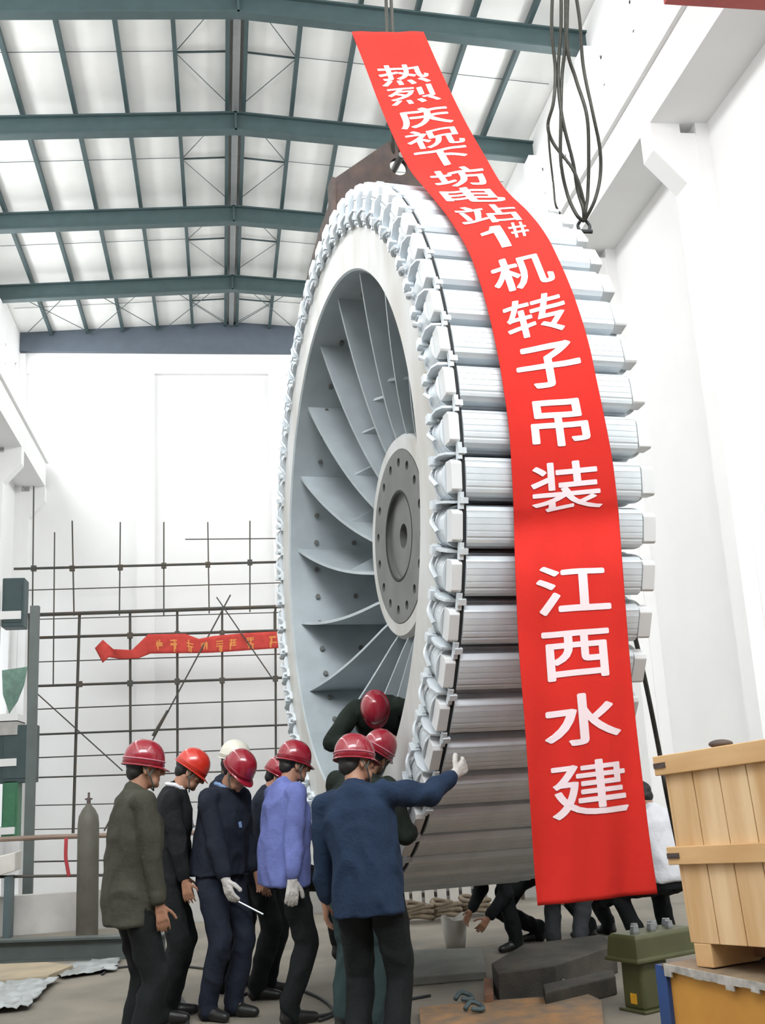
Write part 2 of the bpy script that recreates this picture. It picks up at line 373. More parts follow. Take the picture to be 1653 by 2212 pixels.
# bridge crane end, up at the right edge of the frame
CR = empty('bridge_crane', (8.6, 11.8, 12.42), 0, 'red painted bridge crane girder at the top right corner by the ceiling windows', 'crane')
bm = bmesh.new(); box(bm, (XL + .5, 11.3, 14.0), (8.2, 12.3, 15.4)); child('main_girder', bm, M_CRANE, CR, bevel=.02)
bm = bmesh.new(); box(bm, (8.2, 10.4, 15.0), (9.0, 13.2, 15.5)); child('end_carriage', bm, M_CRANE, CR, bevel=.02)
bm = bmesh.new(); box(bm, (6.68, 11.25, 12.42), (8.30, 12.7, 12.62)); child('red_strip_box', bm, M_CRANE, CR, bevel=.01)  # set from the red strip's image pixels, pulled nearer along the sight line
for x in (6.75, 8.15):
    bm = bmesh.new(); box(bm, (x, 11.5, 12.62), (x + .1, 11.7, 14.0)); child('added_hanger', bm, M_CRANE, CR)  # made-up supports, added to hang the red box from the girder

# ------------------------------------------------------------------ the rotor
RC = Vector((1.0511, 8.5573, 3.4675)); RAZ = -1.44093; RS = Vector((1.043, .995, 1.043))
ROT = empty('generator_rotor', RC, RAZ, 'huge silver generator rotor wheel hanging upright in the middle of the hall', 'rotor')
E_ = Vector((math.cos(RAZ), math.sin(RAZ), 0)); N_ = Vector((-math.sin(RAZ), math.cos(RAZ), 0)); U_ = Vector((0, 0, 1))
def RL(x, y, z): return RC + E_ * x * RS.x + N_ * y * RS.y + U_ * z * RS.z
ROT.scale = RS
def pol(r, th, y): return Vector((r * math.cos(th), y, r * math.sin(th)))
bm = bmesh.new()
lathe(bm, [(2.06, -.045), (2.075, -.06), (2.40, -.06), (2.42, -.045), (2.43, -.02), (2.43, .02), (2.36, .04), (2.36, 1.12), (2.33, 1.18), (2.08, 1.18), (2.06, 1.16)], 144, 'y', closed=True)
rim = link_mesh('rim_ring', bm, [M_RING, M_SPIDER], ROT, smooth=True)
for p in rim.data.polygons:
    if math.hypot(p.center.x, p.center.z) < 2.068: p.material_index = 1
rim.modifiers.new('n', 'EDGE_SPLIT').split_angle = R(25)
bm = bmesh.new(); bmesh.ops.create_cone(bm, cap_ends=True, segments=6, radius1=.026, radius2=.022, depth=.04, matrix=Matrix.Rotation(PI / 2, 4, 'Y'))
bolt0 = None
for i in range(48):
    for yy in (.22, .62):
        th = 2 * PI * (i + .5) / 48
        if bolt0 is None: o = bolt0 = link_mesh('rim_bolt', bm, M_HUB, ROT)
        else: o = bolt0.copy(); COL.objects.link(o); o.parent = ROT
        o.location = pol(2.05, th, yy); o.rotation_euler = (0, -th, 0)
bm = bmesh.new(); lathe(bm, [(.3, .86), (.84, .86), (2.06, 1.0), (2.06, 1.04), (.84, .92), (.3, .92)], 96, 'y', closed=True)
link_mesh('back_disc', bm, M_SPIDER, ROT, smooth=False)
bm = bmesh.new(); lathe(bm, [(.705, .50), (.705, .46), (.80, .46), (.83, .50), (.85, .95), (.70, .95)], 96, 'y', closed=True)
fl_ = link_mesh('hub_flange', bm, M_RING, ROT, smooth=True); fl_.modifiers.new('n', 'EDGE_SPLIT').split_angle = R(25)
# hub with bolt holes cut
bm = bmesh.new(); lathe(bm, [(.10, .95), (.10, .50), (.34, .50), (.36, .49), (.36, .455), (.70, .455), (.70, .95)], 96, 'y', closed=True)
hub = link_mesh('hub', bm, M_HUB, ROT)
bm = bmesh.new()
for i in range(16):
    th = 2 * PI * (i + .5) / 16; c = pol(.595, th, .45)
    for dr in (-.018, 0, .018):
        m_ = Matrix.Translation(pol(.595, th + dr * 1.2, .45)) @ Matrix.Rotation(PI / 2, 4, 'X')
        if dr == 0: bmesh.ops.create_cone(bm, cap_ends=True, segments=20, radius1=.038, radius2=.038, depth=.16, matrix=m_)
cut = link_mesh('cut', bm, M_DARK); cut.matrix_world = Matrix.LocRotScale(RC, Euler((0, 0, RAZ)), RS)
bo = hub.modifiers.new('b', 'BOOLEAN'); bo.object = cut; bo.operation = 'DIFFERENCE'; bo.solver = 'EXACT'
bpy.context.view_layer.update(); dg = bpy.context.evaluated_depsgraph_get()
hm = bpy.data.meshes.new_from_object(hub.evaluated_get(dg)); hub.modifiers.clear(); hub.data = hm; bpy.data.objects.remove(cut)
bm = bmesh.new(); lathe(bm, [(.101, .88), (.001, .88)], 24, 'y'); lathe(bm, [(.345, .458), (.36, .452), (.385, .458)], 64, 'y', cap=False)
link_mesh('hub_bore', bm, M_DARK, ROT)
# swept vanes
NV = 18
for i in range(NV):
    th0 = 2 * PI * i / NV + R(11); bm = bmesh.new(); grid = []
    nS = 14
    for j in range(nS + 1):
        s = j / nS; r = .82 + (2.06 - .82) * s
        th = th0 + R(19.5) * (1 - s ** .83)
        yf = .49 - .455 * (s ** .9)
        rad = pol(1, th, 0); tan = Vector((-math.sin(th), 0, math.cos(th)))
        row = []
        for t in (-1, 1):
            for q in range(5):
                y = yf + (.96 - yf) * q / 4; bend = .015 * math.sin(PI * s) * (1 - q / 4)
                c = pol(r, th, y) + tan * (-bend + t * .014)
                row.append(bm.verts.new(c))
        grid.append(row)
    for a, b in zip(grid, grid[1:]):
        for q in range(4):
            bm.faces.new((a[q], a[q + 1], b[q + 1], b[q])); bm.faces.new((a[5 + q], b[5 + q], b[6 + q], a[6 + q]))
        bm.faces.new((a[0], b[0], b[5], a[5])); bm.faces.new((a[4], a[9], b[9], b[4]))
    bm.faces.new((grid[0][0], grid[0][5], grid[0][6], grid[0][1])) if False else None
    vn = link_mesh('vane', bm, M_SPIDER, ROT, smooth=True); vn.modifiers.new('n', 'EDGE_SPLIT').split_angle = R(40)
    # triangular gusset on the vane
    th = th0 + R(19.5) * (1 - .36 ** .83); r = 1.27; tan = Vector((-math.sin(th), 0, math.cos(th))); rad = pol(1, th, 0)
    bm = bmesh.new(); c = pol(r, th, 0) + tan * (-.01)
    T = [c + Vector((0, .34, 0)), c + Vector((0, .82, 0)), c + tan * -.26 + Vector((0, .86, 0)) + rad * .05]
    a = [bm.verts.new(p + rad * .012) for p in T]; b = [bm.verts.new(p - rad * .012) for p in T]
    bm.faces.new(a); bm.faces.new(b[::-1])
    for q in range(3): bm.faces.new((a[q], a[(q + 1) % 3], b[(q + 1) % 3], b[q]))
    link_mesh('gusset', bm, M_SPIDER, vn)
# poles
NP = 60
def prism(bm, prof, y0, y1, ch=0):
    """prof list of (x, z), extruded along y"""
    a = [bm.verts.new((x, y0, z)) for x, z in prof]; b = [bm.verts.new((x, y1, z)) for x, z in prof]
    bm.faces.new(a); bm.faces.new(b[::-1])
    for k_ in range(len(prof)): bm.faces.new((a[k_], a[(k_ + 1) % len(prof)], b[(k_ + 1) % len(prof)], b[k_]))
bm = bmesh.new()
prof = []
for j in range(13):
    z = -.111 + .222 * j / 12; x = 2.700 - abs(z / .111) ** 3 * .020 - (.02 if abs(z) > .1105 else 0)
    prof.append((x, z))
    if j in (2, 4, 6, 8, 10): prof += [(x - .0003, z + .0075), (x - .0025, z + .0085), (x - .0025, z + .0105), (x - .0003, z + .0115)]
prof = [(2.60, -.111)] + prof + [(2.60, .111), (2.585, .07), (2.35, .07), (2.35, -.07), (2.585, -.07)]
prism(bm, prof, .012, 1.15)
pole0 = link_mesh('pole', bm, M_ROTOR, ROT)
bm = bmesh.new()
def racetrack(bm, x0, x1, hw, ya, yb, rr, inner):
    def loop(h, a, b, r):
        pts = []
        for (cz, cy, a0) in ((h - r, b - r, 0), (-h + r, b - r, 90), (-h + r, a + r, 180), (h - r, a + r, 270)):
            for q in range(7): t = R(a0 + 15 * q); pts.append((cz + r * math.cos(t), cy + r * math.sin(t)))
        return pts
    o = loop(hw, ya, yb, rr); i_ = loop(hw - inner, ya + inner, yb - inner, max(rr - inner, .01)); n = len(o)
    V = [[bm.verts.new((x, p[1], p[0])) for p in L_] for x, L_ in ((x0, o), (x1, o), (x1, i_), (x0, i_))]
    for A, B in zip(V, V[1:] + V[:1]):
        for q in range(n): bm.faces.new((A[q], A[(q + 1) % n], B[(q + 1) % n], B[q]))
for j in range(4): racetrack(bm, 2.46 + j * .029, 2.46 + j * .029 + .0275, .119 - (.002 if j % 2 else 0), -.085, 1.235, .105, .05)
racetrack(bm, 2.577, 2.590, .122, -.092, 1.242, .10, .05)
racetrack(bm, 2.435, 2.458, .122, -.092, 1.242, .10, .06)
coil = link_mesh('coil', bm, M_ROTOR, pole0)
tabs = []
for y0, y1 in ((-.075, -.010), (1.162, 1.245)):
    bm = bmesh.new(); prism(bm, [(2.595, -.088), (2.68, -.088), (2.692, -.076), (2.692, .07), (2.675, .092), (2.595, .092)], y0, y1)
    tabs.append(link_mesh('end_tab', bm, mat('white_tab_paint', (.74, .76, .77), .4, var=.06), pole0, bevel=.004))
bm = bmesh.new(); box(bm, (2.60, -.010, -.116), (2.683, .013, .116)); link_mesh('gap_shade_strip', bm, M_DARK, pole0)  # black strip paints in the shade of the gap before the pole shoe
bm = bmesh.new(); box(bm, (2.655, -.03, .094), (2.69, -.004, .19)); box(bm, (2.66, -.028, .125), (2.70, .02, .158)); strap = link_mesh('damper_link', bm, M_ROTOR, pole0)
bm = bmesh.new()
tube(bm, spline([(2.50, -.10, -.03), (2.45, -.115, .02), (2.40, -.09, .05), (2.385, -.065, .09)], 5), .015, 6)
box(bm, (2.37, -.085, .085), (2.45, -.06, .155)); box(bm, (2.42, -.12, .10), (2.47, -.06, .15))
bmesh.ops.create_cone(bm, cap_ends=True, segments=6, radius1=.017, radius2=.017, depth=.03, matrix=Matrix.Translation((2.40, -.095, .12)) @ Matrix.Rotation(PI / 2, 4, 'X'))
plate_ = [(2.45, -.02), (2.45, -.075), (2.49, -.105), (2.58, -.11), (2.63, -.085), (2.64, -.02)]
a_ = [bm.verts.new((x, y, .128)) for x, y in plate_]; b_ = [bm.verts.new((x, y, .142)) for x, y in plate_]; bm.faces.new(a_); bm.faces.new(b_[::-1])
for q in range(6): bm.faces.new((a_[q], a_[(q + 1) % 6], b_[(q + 1) % 6], b_[q]))
con = link_mesh('coil_connector', bm, M_ROTOR, pole0)
pole0['label'] = 'magnet pole with ribbed face and wound coil'
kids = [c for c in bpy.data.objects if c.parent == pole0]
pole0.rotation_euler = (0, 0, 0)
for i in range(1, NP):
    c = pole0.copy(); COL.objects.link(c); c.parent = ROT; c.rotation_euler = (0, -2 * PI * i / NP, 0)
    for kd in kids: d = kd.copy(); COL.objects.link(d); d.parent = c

# lifting yoke of rusty steel on the rotor's crown
LY = empty('lifting_yoke', RL(0, .45, 2.72), RAZ, 'rusty brown steel lifting yoke with an eye on the crown of the rotor', 'lifting yoke')
def plate(bm, P, y0, y1):
    a = [bm.verts.new((p[0], y0, p[1])) for p in P]; b = [bm.verts.new((p[0], y1, p[1])) for p in P]
    bm.faces.new(a); bm.faces.new(b[::-1])
    for k_ in range(len(P)): bm.faces.new((a[k_], a[(k_ + 1) % len(P)], b[(k_ + 1) % len(P)], b[k_]))
dz = -2.72; LY.scale = RS
for k_, x0 in enumerate((.0,)):
    bm = bmesh.new(); prof = [(-.45, .03), (-.45, .41), (.04, .80), (.12, .86), (.32, .86), (.40, .78), (.70, .33), (.70, .03)]
    a = [bm.verts.new((x0, y, z)) for y, z in prof]; b = [bm.verts.new((x0 + .05, y, z)) for y, z in prof]
    bm.faces.new(a); bm.faces.new(b[::-1])
    for q in range(8): bm.faces.new((a[q], a[(q + 1) % 8], b[(q + 1) % 8], b[q]))
    pl = link_mesh('lug_plate', bm, M_RUST, LY)
    bmc = bmesh.new(); bmesh.ops.create_cone(bmc, cap_ends=True, segments=24, radius1=.085, radius2=.085, depth=.3, matrix=Matrix.Translation((x0, .20, .62)) @ Matrix.Rotation(PI / 2, 4, 'Y'))
    cut = link_mesh('cut', bmc, M_RUST); cut.matrix_world = Matrix.LocRotScale(LY.location, LY.rotation_euler, RS)
    bo = pl.modifiers.new('b', 'BOOLEAN'); bo.object = cut; bo.operation = 'DIFFERENCE'; bo.solver = 'EXACT'
    bpy.context.view_layer.update(); dg = bpy.context.evaluated_depsgraph_get()
    hm = bpy.data.meshes.new_from_object(pl.evaluated_get(dg)); pl.modifiers.clear(); pl.data = hm; bpy.data.objects.remove(cut)
def arcplate(nm, r0, r1, t0, t1, y0, y1):
    bm = bmesh.new(); n = 24
    V = [[bm.verts.new((r * math.cos(R(t0 + (t1 - t0) * q / n)), y, r * math.sin(R(t0 + (t1 - t0) * q / n)) + dz)) for q in range(n + 1)] for r, y in ((r0, y0), (r1, y0), (r1, y1), (r0, y1))]
    for A, B in zip(V, V[1:] + V[:1]):
        for q in range(n): bm.faces.new((A[q], A[q + 1], B[q + 1], B[q]))
    bm.faces.new([v[0] for v in V]); bm.faces.new([v[-1] for v in V][::-1])
    return link_mesh(nm, bm, M_RUST, LY)
arcplate('strap_plate', 2.74, 3.02, 90, 152, -.43, -.38); arcplate('strap_plate', 2.74, 3.02, 90, 152, .62, .67); arcplate('saddle_band', 2.735, 2.78, 80, 152, -.43, .67)
bm = bmesh.new(); box(bm, (-.06, -.46, .03), (.11, -.43, .41)); link_mesh('end_plate', bm, M_RUST, LY)
bm = bmesh.new(); tube(bm, [(-.10, .20, .67), (.16, .20, .67)], .03, 14); link_mesh('pin', bm, M_HUB, LY)

# wire ropes
def rope(nm, pts, r, label, group=None, m=M_ROPE, cat='rope', n=10):
    bm = bmesh.new(); tube(bm, spline(pts, n), r, 6); o = link_mesh(nm, bm, m, smooth=True); tag(o, label, cat, group); return o
top = LY.matrix_basis @ Vector((.30, -.2, .60))
bpy.context.view_layer.update()
for dx in (-.035, .035):
    a = RL(.03, .65, 2.72 + .72) + Vector((dx, 0, 0)); b = at_d(842 + dx * 160, 60, 9.6); c = at_d(838 + dx * 160, -60, 10.0); 
    rope('hoist_rope', [a, (a + b) / 2, b, c, c + (c - b) * 2.2], .016, '%s steel hoist rope rising from the yoke behind the top of the red banner' % ('left' if dx < 0 else 'right'), 'hoist ropes behind the banner')
RD = 7.9
def px(pts, d=RD): return [at_d(x, y, d + (k_ % 3) * .03 - .03) for k_, (x, y) in enumerate(pts)]
ends = (1262, 478)
ROPES = [
    ([(1196, -60), (1192, 60), (1200, 150), (1196, 220), (1184, 270), (1196, 310), (1240, 370), (1262, 440), ends], 'wire sling bowing furthest left, above the rotor by the right wall windows'),
    ([(1212, -60), (1212, 60), (1206, 160), (1214, 250), (1238, 350), (1248, 410), (1260, 450), ends], 'wire sling second from the left in the tangle above the rotor'),
    ([(1222, -60), (1222, 80), (1214, 170), (1212, 260), (1212, 350), (1226, 420), (1246, 464), ends], 'wire sling third from the left that runs straight then swings to the hook'),
    ([(1228, -60), (1226, 100), (1244, 170), (1268, 250), (1272, 340), (1270, 420), (1266, 450), ends], 'wire sling in the middle of the tangle crossing to the right'),
    ([(1236, -60), (1252, 40), (1260, 140), (1280, 240), (1296, 320), (1297, 380), (1286, 430), (1268, 468), ends], 'wire sling bowing furthest right of the tangle over the rotor'),
    ([(1184, 270), (1188, 330), (1196, 400), (1200, 440), (1210, 462)], 'thin loose wire end dropping to the top of the rotor'),
]
for P, lb in ROPES: rope('wire_sling', px(P), .013 if 'thin' not in lb else .008, lb)
SHK = empty('shackle', at_d(1262, 492, RD + .02), 0, 'small dark shackle where the wire slings meet the far rim of the rotor', 'shackle')
bm = bmesh.new(); tube(bm, spline([(-.035, 0, -.03), (-.045, 0, .02), (0, 0, .07), (.045, 0, .02), (.035, 0, -.03)], 6), .012, 8); link_mesh('bow', bm, M_RUBBER, SHK)
bm = bmesh.new(); tube(bm, [(-.06, 0, -.03), (.06, 0, -.03)], .016, 8); link_mesh('pin', bm, M_RUBBER, SHK)
rope('guy_rope', [at_d(1366, 1350, 6.95), at_d(1396, 1480, 7.0), at_d(1424, 1620, 7.1), at_d(1450, 1760, 7.2), at_z(1505, 2010, 0)], .016, 'dark guy rope slanting down from the rotor behind the wooden crate')

# ------------------------------------------------------------------ big red banner
LE = [(760, 72), (790, 150), (818, 225), (850, 300), (885, 370), (925, 420), (968, 475), (1010, 545), (1038, 620), (1060, 700), (1077, 780), (1088, 850), (1098, 930), (1103, 1010), (1107, 1090), (1109, 1150), (1112, 1250), (1118, 1400), (1130, 1560), (1140, 1700), (1152, 1850), (1164, 1957)]
RE = [(915, 72), (945, 140), (975, 205), (1010, 275), (1050, 345), (1090, 410), (1140, 460), (1178, 510), (1210, 575), (1240, 650), (1268, 740), (1288, 830), (1306, 915), (1320, 990), (1330, 1070), (1336, 1130), (1345, 1240), (1357, 1380), (1371, 1530), (1385, 1670), (1400, 1820), (1414, 1930)]
def hit_cyl(x, y, rad):
    d = ray(x, y).normalized(); o = CAM - RC
    ox, oz, dx_, dz_ = o.dot(E_), o.z, d.dot(E_), d.z
    A = dx_ * dx_ + dz_ * dz_; B = 2 * (ox * dx_ + oz * dz_); Cc = ox * ox + oz * oz - rad * rad; D = B * B - 4 * A * Cc
    if D < 0: return None
    t = (-B - math.sqrt(D)) / (2 * A); return CAM + d * t
def hit_plane(x, y, rad):
    d = ray(x, y); o = CAM - RC; t = (rad - o.dot(E_)) / d.dot(E_); return CAM + d * t
def edge(E, k0):
    out = []; view = -back
    cy = {}
    for k_, (x, y) in enumerate(E):
        if k_ >= 6 and y <= 1150: cy[k_] = hit_cyl(x, y, 2.85)
    dref = (cy[6] - CAM).dot(view); 
    for k_, (x, y) in enumerate(E):
        if k_ < 6: out.append(at_d(x, y, 8.95 + (dref - 8.95) * (k_ / 6) ** 1.2))
        elif y <= 1150: out.append(cy[k_])
        else: out.append(hit_plane(x, y, 2.853 + .04 * (k_ - 15) / 6))
    return out
NB = 10
LP, RP = spline(edge(LE, 0), NB), spline(edge(RE, 0), NB)
MPY = [Vector(((a[0] + b[0]) / 2, (a[1] + b[1]) / 2, 0)) for a, b in zip(LE, RE)]; MPS = spline(MPY, NB)
NR = len(LP)
def ban(u, v, off=0.0):
    """u across 0..1, v row index (float)"""
    v = max(0, min(NR - 1.001, v)); i = int(v); f = v - i
    L_, R_ = LP[i].lerp(LP[i + 1], f), RP[i].lerp(RP[i + 1], f)
    p = L_.lerp(R_, u); i2 = min(i + 1, NR - 1); i0 = max(i - 1, 0)
    n = ((RP[i] - LP[i]).cross((LP[i2] + RP[i2]) - (LP[i0] + RP[i0]))).normalized()
    if n.dot(CAM - p) < 0: n = -n
    lo = max(0, (v - 150) / 60)
    wav = (.010 * math.sin(u * 9 + v * .05) + .006 * math.sin(u * 17 + v * .11)) * (.35 + lo * 1.6)
    return p + n * (off + .012 + wav)
bm = bmesh.new(); NU = 72; grid = [[bm.verts.new(ban(j / NU, i)) for j in range(NU + 1)] for i in range(NR)]
for i in range(NR - 1):
    for j in range(NU): bm.faces.new((grid[i][j], grid[i][j + 1], grid[i + 1][j + 1], grid[i + 1][j]))
BAN = link_mesh('banner', bm, M_BANNER, smooth=True); so = BAN.modifiers.new('s', 'SOLIDIFY'); so.thickness = .003
tag(BAN, 'long red cloth banner with white Chinese lettering draped down over the rotor', 'banner')
def row_at(y):
    for i in range(NR - 1):
        if MPS[i].y <= y <= MPS[i + 1].y: return i + (y - MPS[i].y) / (MPS[i + 1].y - MPS[i].y)
    return NR - 1
def glyph(ch):
    cu = bpy.data.curves.new('g', 'FONT'); cu.body = ch; cu.size = 1; cu.resolution_u = 4
    o = bpy.data.objects.new('g', cu); COL.objects.link(o); bpy.context.view_layer.update()
    dg = bpy.context.evaluated_depsgraph_get(); me = bpy.data.meshes.new_from_object(o.evaluated_get(dg))
    bpy.data.objects.remove(o); return me
CH = [('热', .14, .80, 142, 188), ('烈', .16, .82, 190, 228), ('庆', .16, .84, 236, 278), ('祝', .14, .86, 282, 322), ('下', .16, .82, 326, 362), ('坊', .17, .86, 368, 408), ('电', .14, .86, 410, 444), ('站', .12, .86, 448, 488),
      ('1', .24, .56, 492, 540), ('#', .60, .82, 490, 524), ('机', .16, .86, 558, 628), ('转', .16, .86, 644, 730), ('子', .17, .85, 746, 842), ('吊', .23, .80, 864, 968), ('装', .18, .84, 996, 1106),
      ('江', .19, .84, 1222, 1330), ('西', .22, .80, 1360, 1470), ('水', .19, .84, 1497, 1612), ('建', .20, .86, 1640, 1768)]
for ch, u0, u1, y0, y1 in CH:
    me = glyph(ch); xs = [v.co.x for v in me.vertices]; ys = [v.co.y for v in me.vertices]
    x0, x1, w0, w1 = min(xs), max(xs), min(ys), max(ys)
    bm = bmesh.new()
    if ch == '1':
        bm.faces.new([bm.verts.new((x, y, 0)) for x, y in ((0, .80), (.34, .84), (.46, 1), (.86, 1), (.86, 0), (.46, 0), (.46, .70), (0, .68))]); x0, x1, w0, w1 = 0, 1, 0, 1
    else: bm.from_mesh(me)
    bm.transform(Matrix.Translation((-x0, -w0, 0))); bm.transform(Matrix.Diagonal((1 / (x1 - x0), 1 / (w1 - w0), 1, 1)))
    base = bm.copy(); bm.clear(); th = .022 if ch not in '建装祝转站热烈' else .014
    if ch == '1': th = .0
    src = bpy.data.meshes.new('s'); base.to_mesh(src)
    for q, (a, b) in enumerate([(0, 0), (1, 0), (-1, 0), (0, 1), (0, -1), (.7, .7), (-.7, .7), (.7, -.7), (-.7, -.7)]):
        t = src.copy(); t.transform(Matrix.Translation((a * th, b * th, q * .00012))); bm.from_mesh(t)
    bmesh.ops.triangulate(bm, faces=bm.faces)
    for q in range(1, 12):
        g = bm.verts[:] + bm.edges[:] + bm.faces[:]; bmesh.ops.bisect_plane(bm, geom=g, plane_co=(0, q / 12, 0), plane_no=(0, 1, 0))
    for q in range(1, 12):
        g = bm.verts[:] + bm.edges[:] + bm.faces[:]; bmesh.ops.bisect_plane(bm, geom=g, plane_co=(q / 12, 0, 0), plane_no=(1, 0, 0))
    r0, r1 = row_at(y0 + (y1 - y0) * .04), row_at(y1 - (y1 - y0) * .04)
    for v in bm.verts:
        v.co = ban(u0 + (u1 - u0) * v.co.x, r1 + (r0 - r1) * v.co.y, .0065 + v.co.z)
    link_mesh('character', bm, M_LETTER, BAN)

# ------------------------------------------------------------------ scaffold at the back wall
SY = 38.6
SF = empty('scaffold', at_y(300, 1800, SY), 0, 'steel tube scaffold standing in front of the white back wall', 'scaffold')
def sc_tube(nm, x0, y0, x1, y1, r=.035, Y0=SY, Y1=None):
    bm = bmesh.new(); tube(bm, [at_y(x0, y0, Y0), at_y(x1, y1, Y1 or Y0)], r, 6); return child(nm, bm, M_PIPE, SF)
for x0, y0, x1, y1, r in [(172, 1325, 158, 1800, .055), (281, 1325, 283, 1925, .05), (383, 1320, 384, 1925, .05), (480, 1312, 481, 1925, .045), (595, 1310, 597, 1925, .045), (65, 1325, 58, 1925, .07)]:
    sc_tube('standard', x0, y0, x1, y1, r, SY)
for x0, y0, x1, y1, r in [(73, 1050, 70, 1330, .028), (118, 1150, 115, 1480, .026), (156, 1125, 160, 1330, .03), (260, 1128, 258, 1330, .028), (354, 1128, 354, 1330, .03), (449, 1128, 452, 1325, .028), (540, 1125, 540, 1322, .03), (592, 1320, 592, 1370, .02)]:
    sc_tube('standard', x0, y0, x1, y1, r, SY + 1.3)
for x0, y0, x1, y1, r in [(25, 1330, 640, 1309, .07), (70, 1378, 640, 1361, .055), (80, 1482, 640, 1463, .05), (0, 1590, 640, 1565, .04), (70, 1680, 640, 1662, .03), (50, 1862, 640, 1850, .03), (70, 1740, 640, 1728, .02)]:
    sc_tube('ledger', x0, y0, x1, y1, r, SY - .1)
for x0, y0, x1, y1, r in [(30, 1229, 640, 1213, .05), (55, 1275, 640, 1258, .022), (400, 1165, 640, 1163, .022), (75, 1338, 640, 1322, .02), (80, 1430, 640, 1412, .022), (60, 1533, 640, 1510, .025), (50, 1638, 640, 1615, .025), (70, 1792, 640, 1780, .02)]:
    sc_tube('ledger', x0, y0, x1, y1, r, SY + 1.2)
for x0, y0, x1, y1, r in [(498, 1285, 225, 1795, .03), (468, 1290, 595, 1475, .025), (60, 1480, 265, 1665, .025)]:
    sc_tube('brace', x0, y0, x1, y1, r, SY - .25)
bm = bmesh.new(); tube(bm, [at_y(363, 1535, SY - .3), at_y(330, 1590, SY - .3)], .055, 6); child('brace', bm, M_PIPE, SF)
for (x, y) in [(156, 1228), (260, 1226), (354, 1222), (449, 1220), (540, 1215), (73, 1228), (281, 1373), (383, 1370), (480, 1368), (172, 1478), (281, 1476), (383, 1472), (480, 1470), (595, 1466)]:
    bm = bmesh.new(); p = at_y(x, y, SY - .08 if y > 1300 else SY + 1.25); box(bm, p - Vector((.09, .08, .1)), p + Vector((.09, .08, .1))); child('clamp', bm, M_PIPE, SF)
# red cloth strip hung on the scaffold
TOPL = [(205, 1400), (222, 1382), (245, 1402), (285, 1404), (320, 1370), (400, 1369), (430, 1380), (460, 1374), (520, 1368), (598, 1364)]
BOTL = [(222, 1432), (235, 1420), (262, 1424), (300, 1422), (325, 1412), (400, 1411), (430, 1411), (460, 1410), (520, 1406), (602, 1400)]
def b2(u, v, off=0):
    u = max(0, min(len(TOPL) - 1.001, u)); i = int(u); f = u - i
    a = Vector((*TOPL[i], 0)).lerp(Vector((*TOPL[i + 1], 0)), f); b = Vector((*BOTL[i], 0)).lerp(Vector((*BOTL[i + 1], 0)), f); p = a.lerp(b, v)
    return at_y(p.x, p.y, SY - .26 - off - .06 * math.sin(u * 3) + .05 * v)
bm = bmesh.new(); g = [[bm.verts.new(b2(i / 6, j / 6)) for j in range(7)] for i in range(55)]
for i in range(54):
    for j in range(6): bm.faces.new((g[i][j], g[i + 1][j], g[i + 1][j + 1], g[i][j + 1]))
B2 = link_mesh('cloth_strip', bm, mat('haze_lightened_red_cloth', (.66, .085, .07), .85, spec=.15, var=.2), smooth=True); B2.modifiers.new('s', 'SOLIDIFY').thickness = .006  # red made paler so haze and overexposure sit in the cloth colour
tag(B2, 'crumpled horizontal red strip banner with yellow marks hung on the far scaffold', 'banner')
rnd = random.Random(3)
for cx in (342, 374, 410, 441, 474, 503, 540, 588):
    bm = bmesh.new()
    for s_ in range(6):
        hz = s_ % 2; ux, vy = cx + rnd.uniform(-8, 5), rnd.uniform(.25, .62)
        ln, wd = (15, .07) if hz else (3, .36)
        def uu(x):
            for i in range(len(TOPL) - 1):
                if TOPL[i][0] <= x <= TOPL[i + 1][0]: return i + (x - TOPL[i][0]) / (TOPL[i + 1][0] - TOPL[i][0])
            return len(TOPL) - 1.001
        q = [(cx - 7 if hz else ux, vy), (cx + 8 if hz else ux + ln, vy), (cx + 8 if hz else ux + ln, vy + wd), (cx - 7 if hz else ux, vy + wd)]
        bm.faces.new([bm.verts.new(b2(uu(x), v_, .02)) for x, v_ in q])
    link_mesh('character', bm, M_YLETTER, B2)

# ------------------------------------------------------------------ rail at the edge of the opening
RLG = empty('guard_rail', (-1, 13.15, 0), 0, 'brown pipe guard rail along the far edge of the floor', 'railing')
def gr(nm, pts, r, m=M_RAIL):
    bm = bmesh.new(); tube(bm, pts, r, 8); return child(nm, bm, m, RLG)
Yr = 13.15
gr('top_rail', [at_y(-60, 1816, Yr), at_y(110, 1808, Yr), at_y(180, 1806, Yr), at_y(720, 1790, Yr), at_y(1500, 1826, Yr)], .028)
gr('mid_rail', [at_y(-60, 1895, Yr), at_y(620, 1884, Yr), at_y(1500, 1900, Yr)], .016, M_PIPE)
for x in (-40, 340, 700, 1120, 1480):
    p = at_y(x, 1810, Yr); gr('post', [(p.x, Yr, 0), (p.x, Yr, p.z)], .024, M_PIPE)
rope('red_cord', [at_y(143, 1810, 13.1), at_y(142, 1850, 13.1), at_y(145, 1870, 13.1), at_y(149, 1893, 13.1)], .022, 'short red cord hanging from the brown guard rail at the left', m=M_REDROPE, cat='cord')
pst = empty('steel_post', at_z(58, 2000, 0), 0, 'tall dark steel post standing at the left beside the guard rail', 'post')
b0 = pst.location.copy(); bm = bmesh.new(); box(bm, (-.055, -.055, .012), (.055, .055, 3.9)); link_mesh('shaft', bm, M_BEAM, pst)
bm = bmesh.new(); box(bm, (-.12, -.12, 0), (.12, .12, .015)); link_mesh('base_plate', bm, M_BEAM, pst)

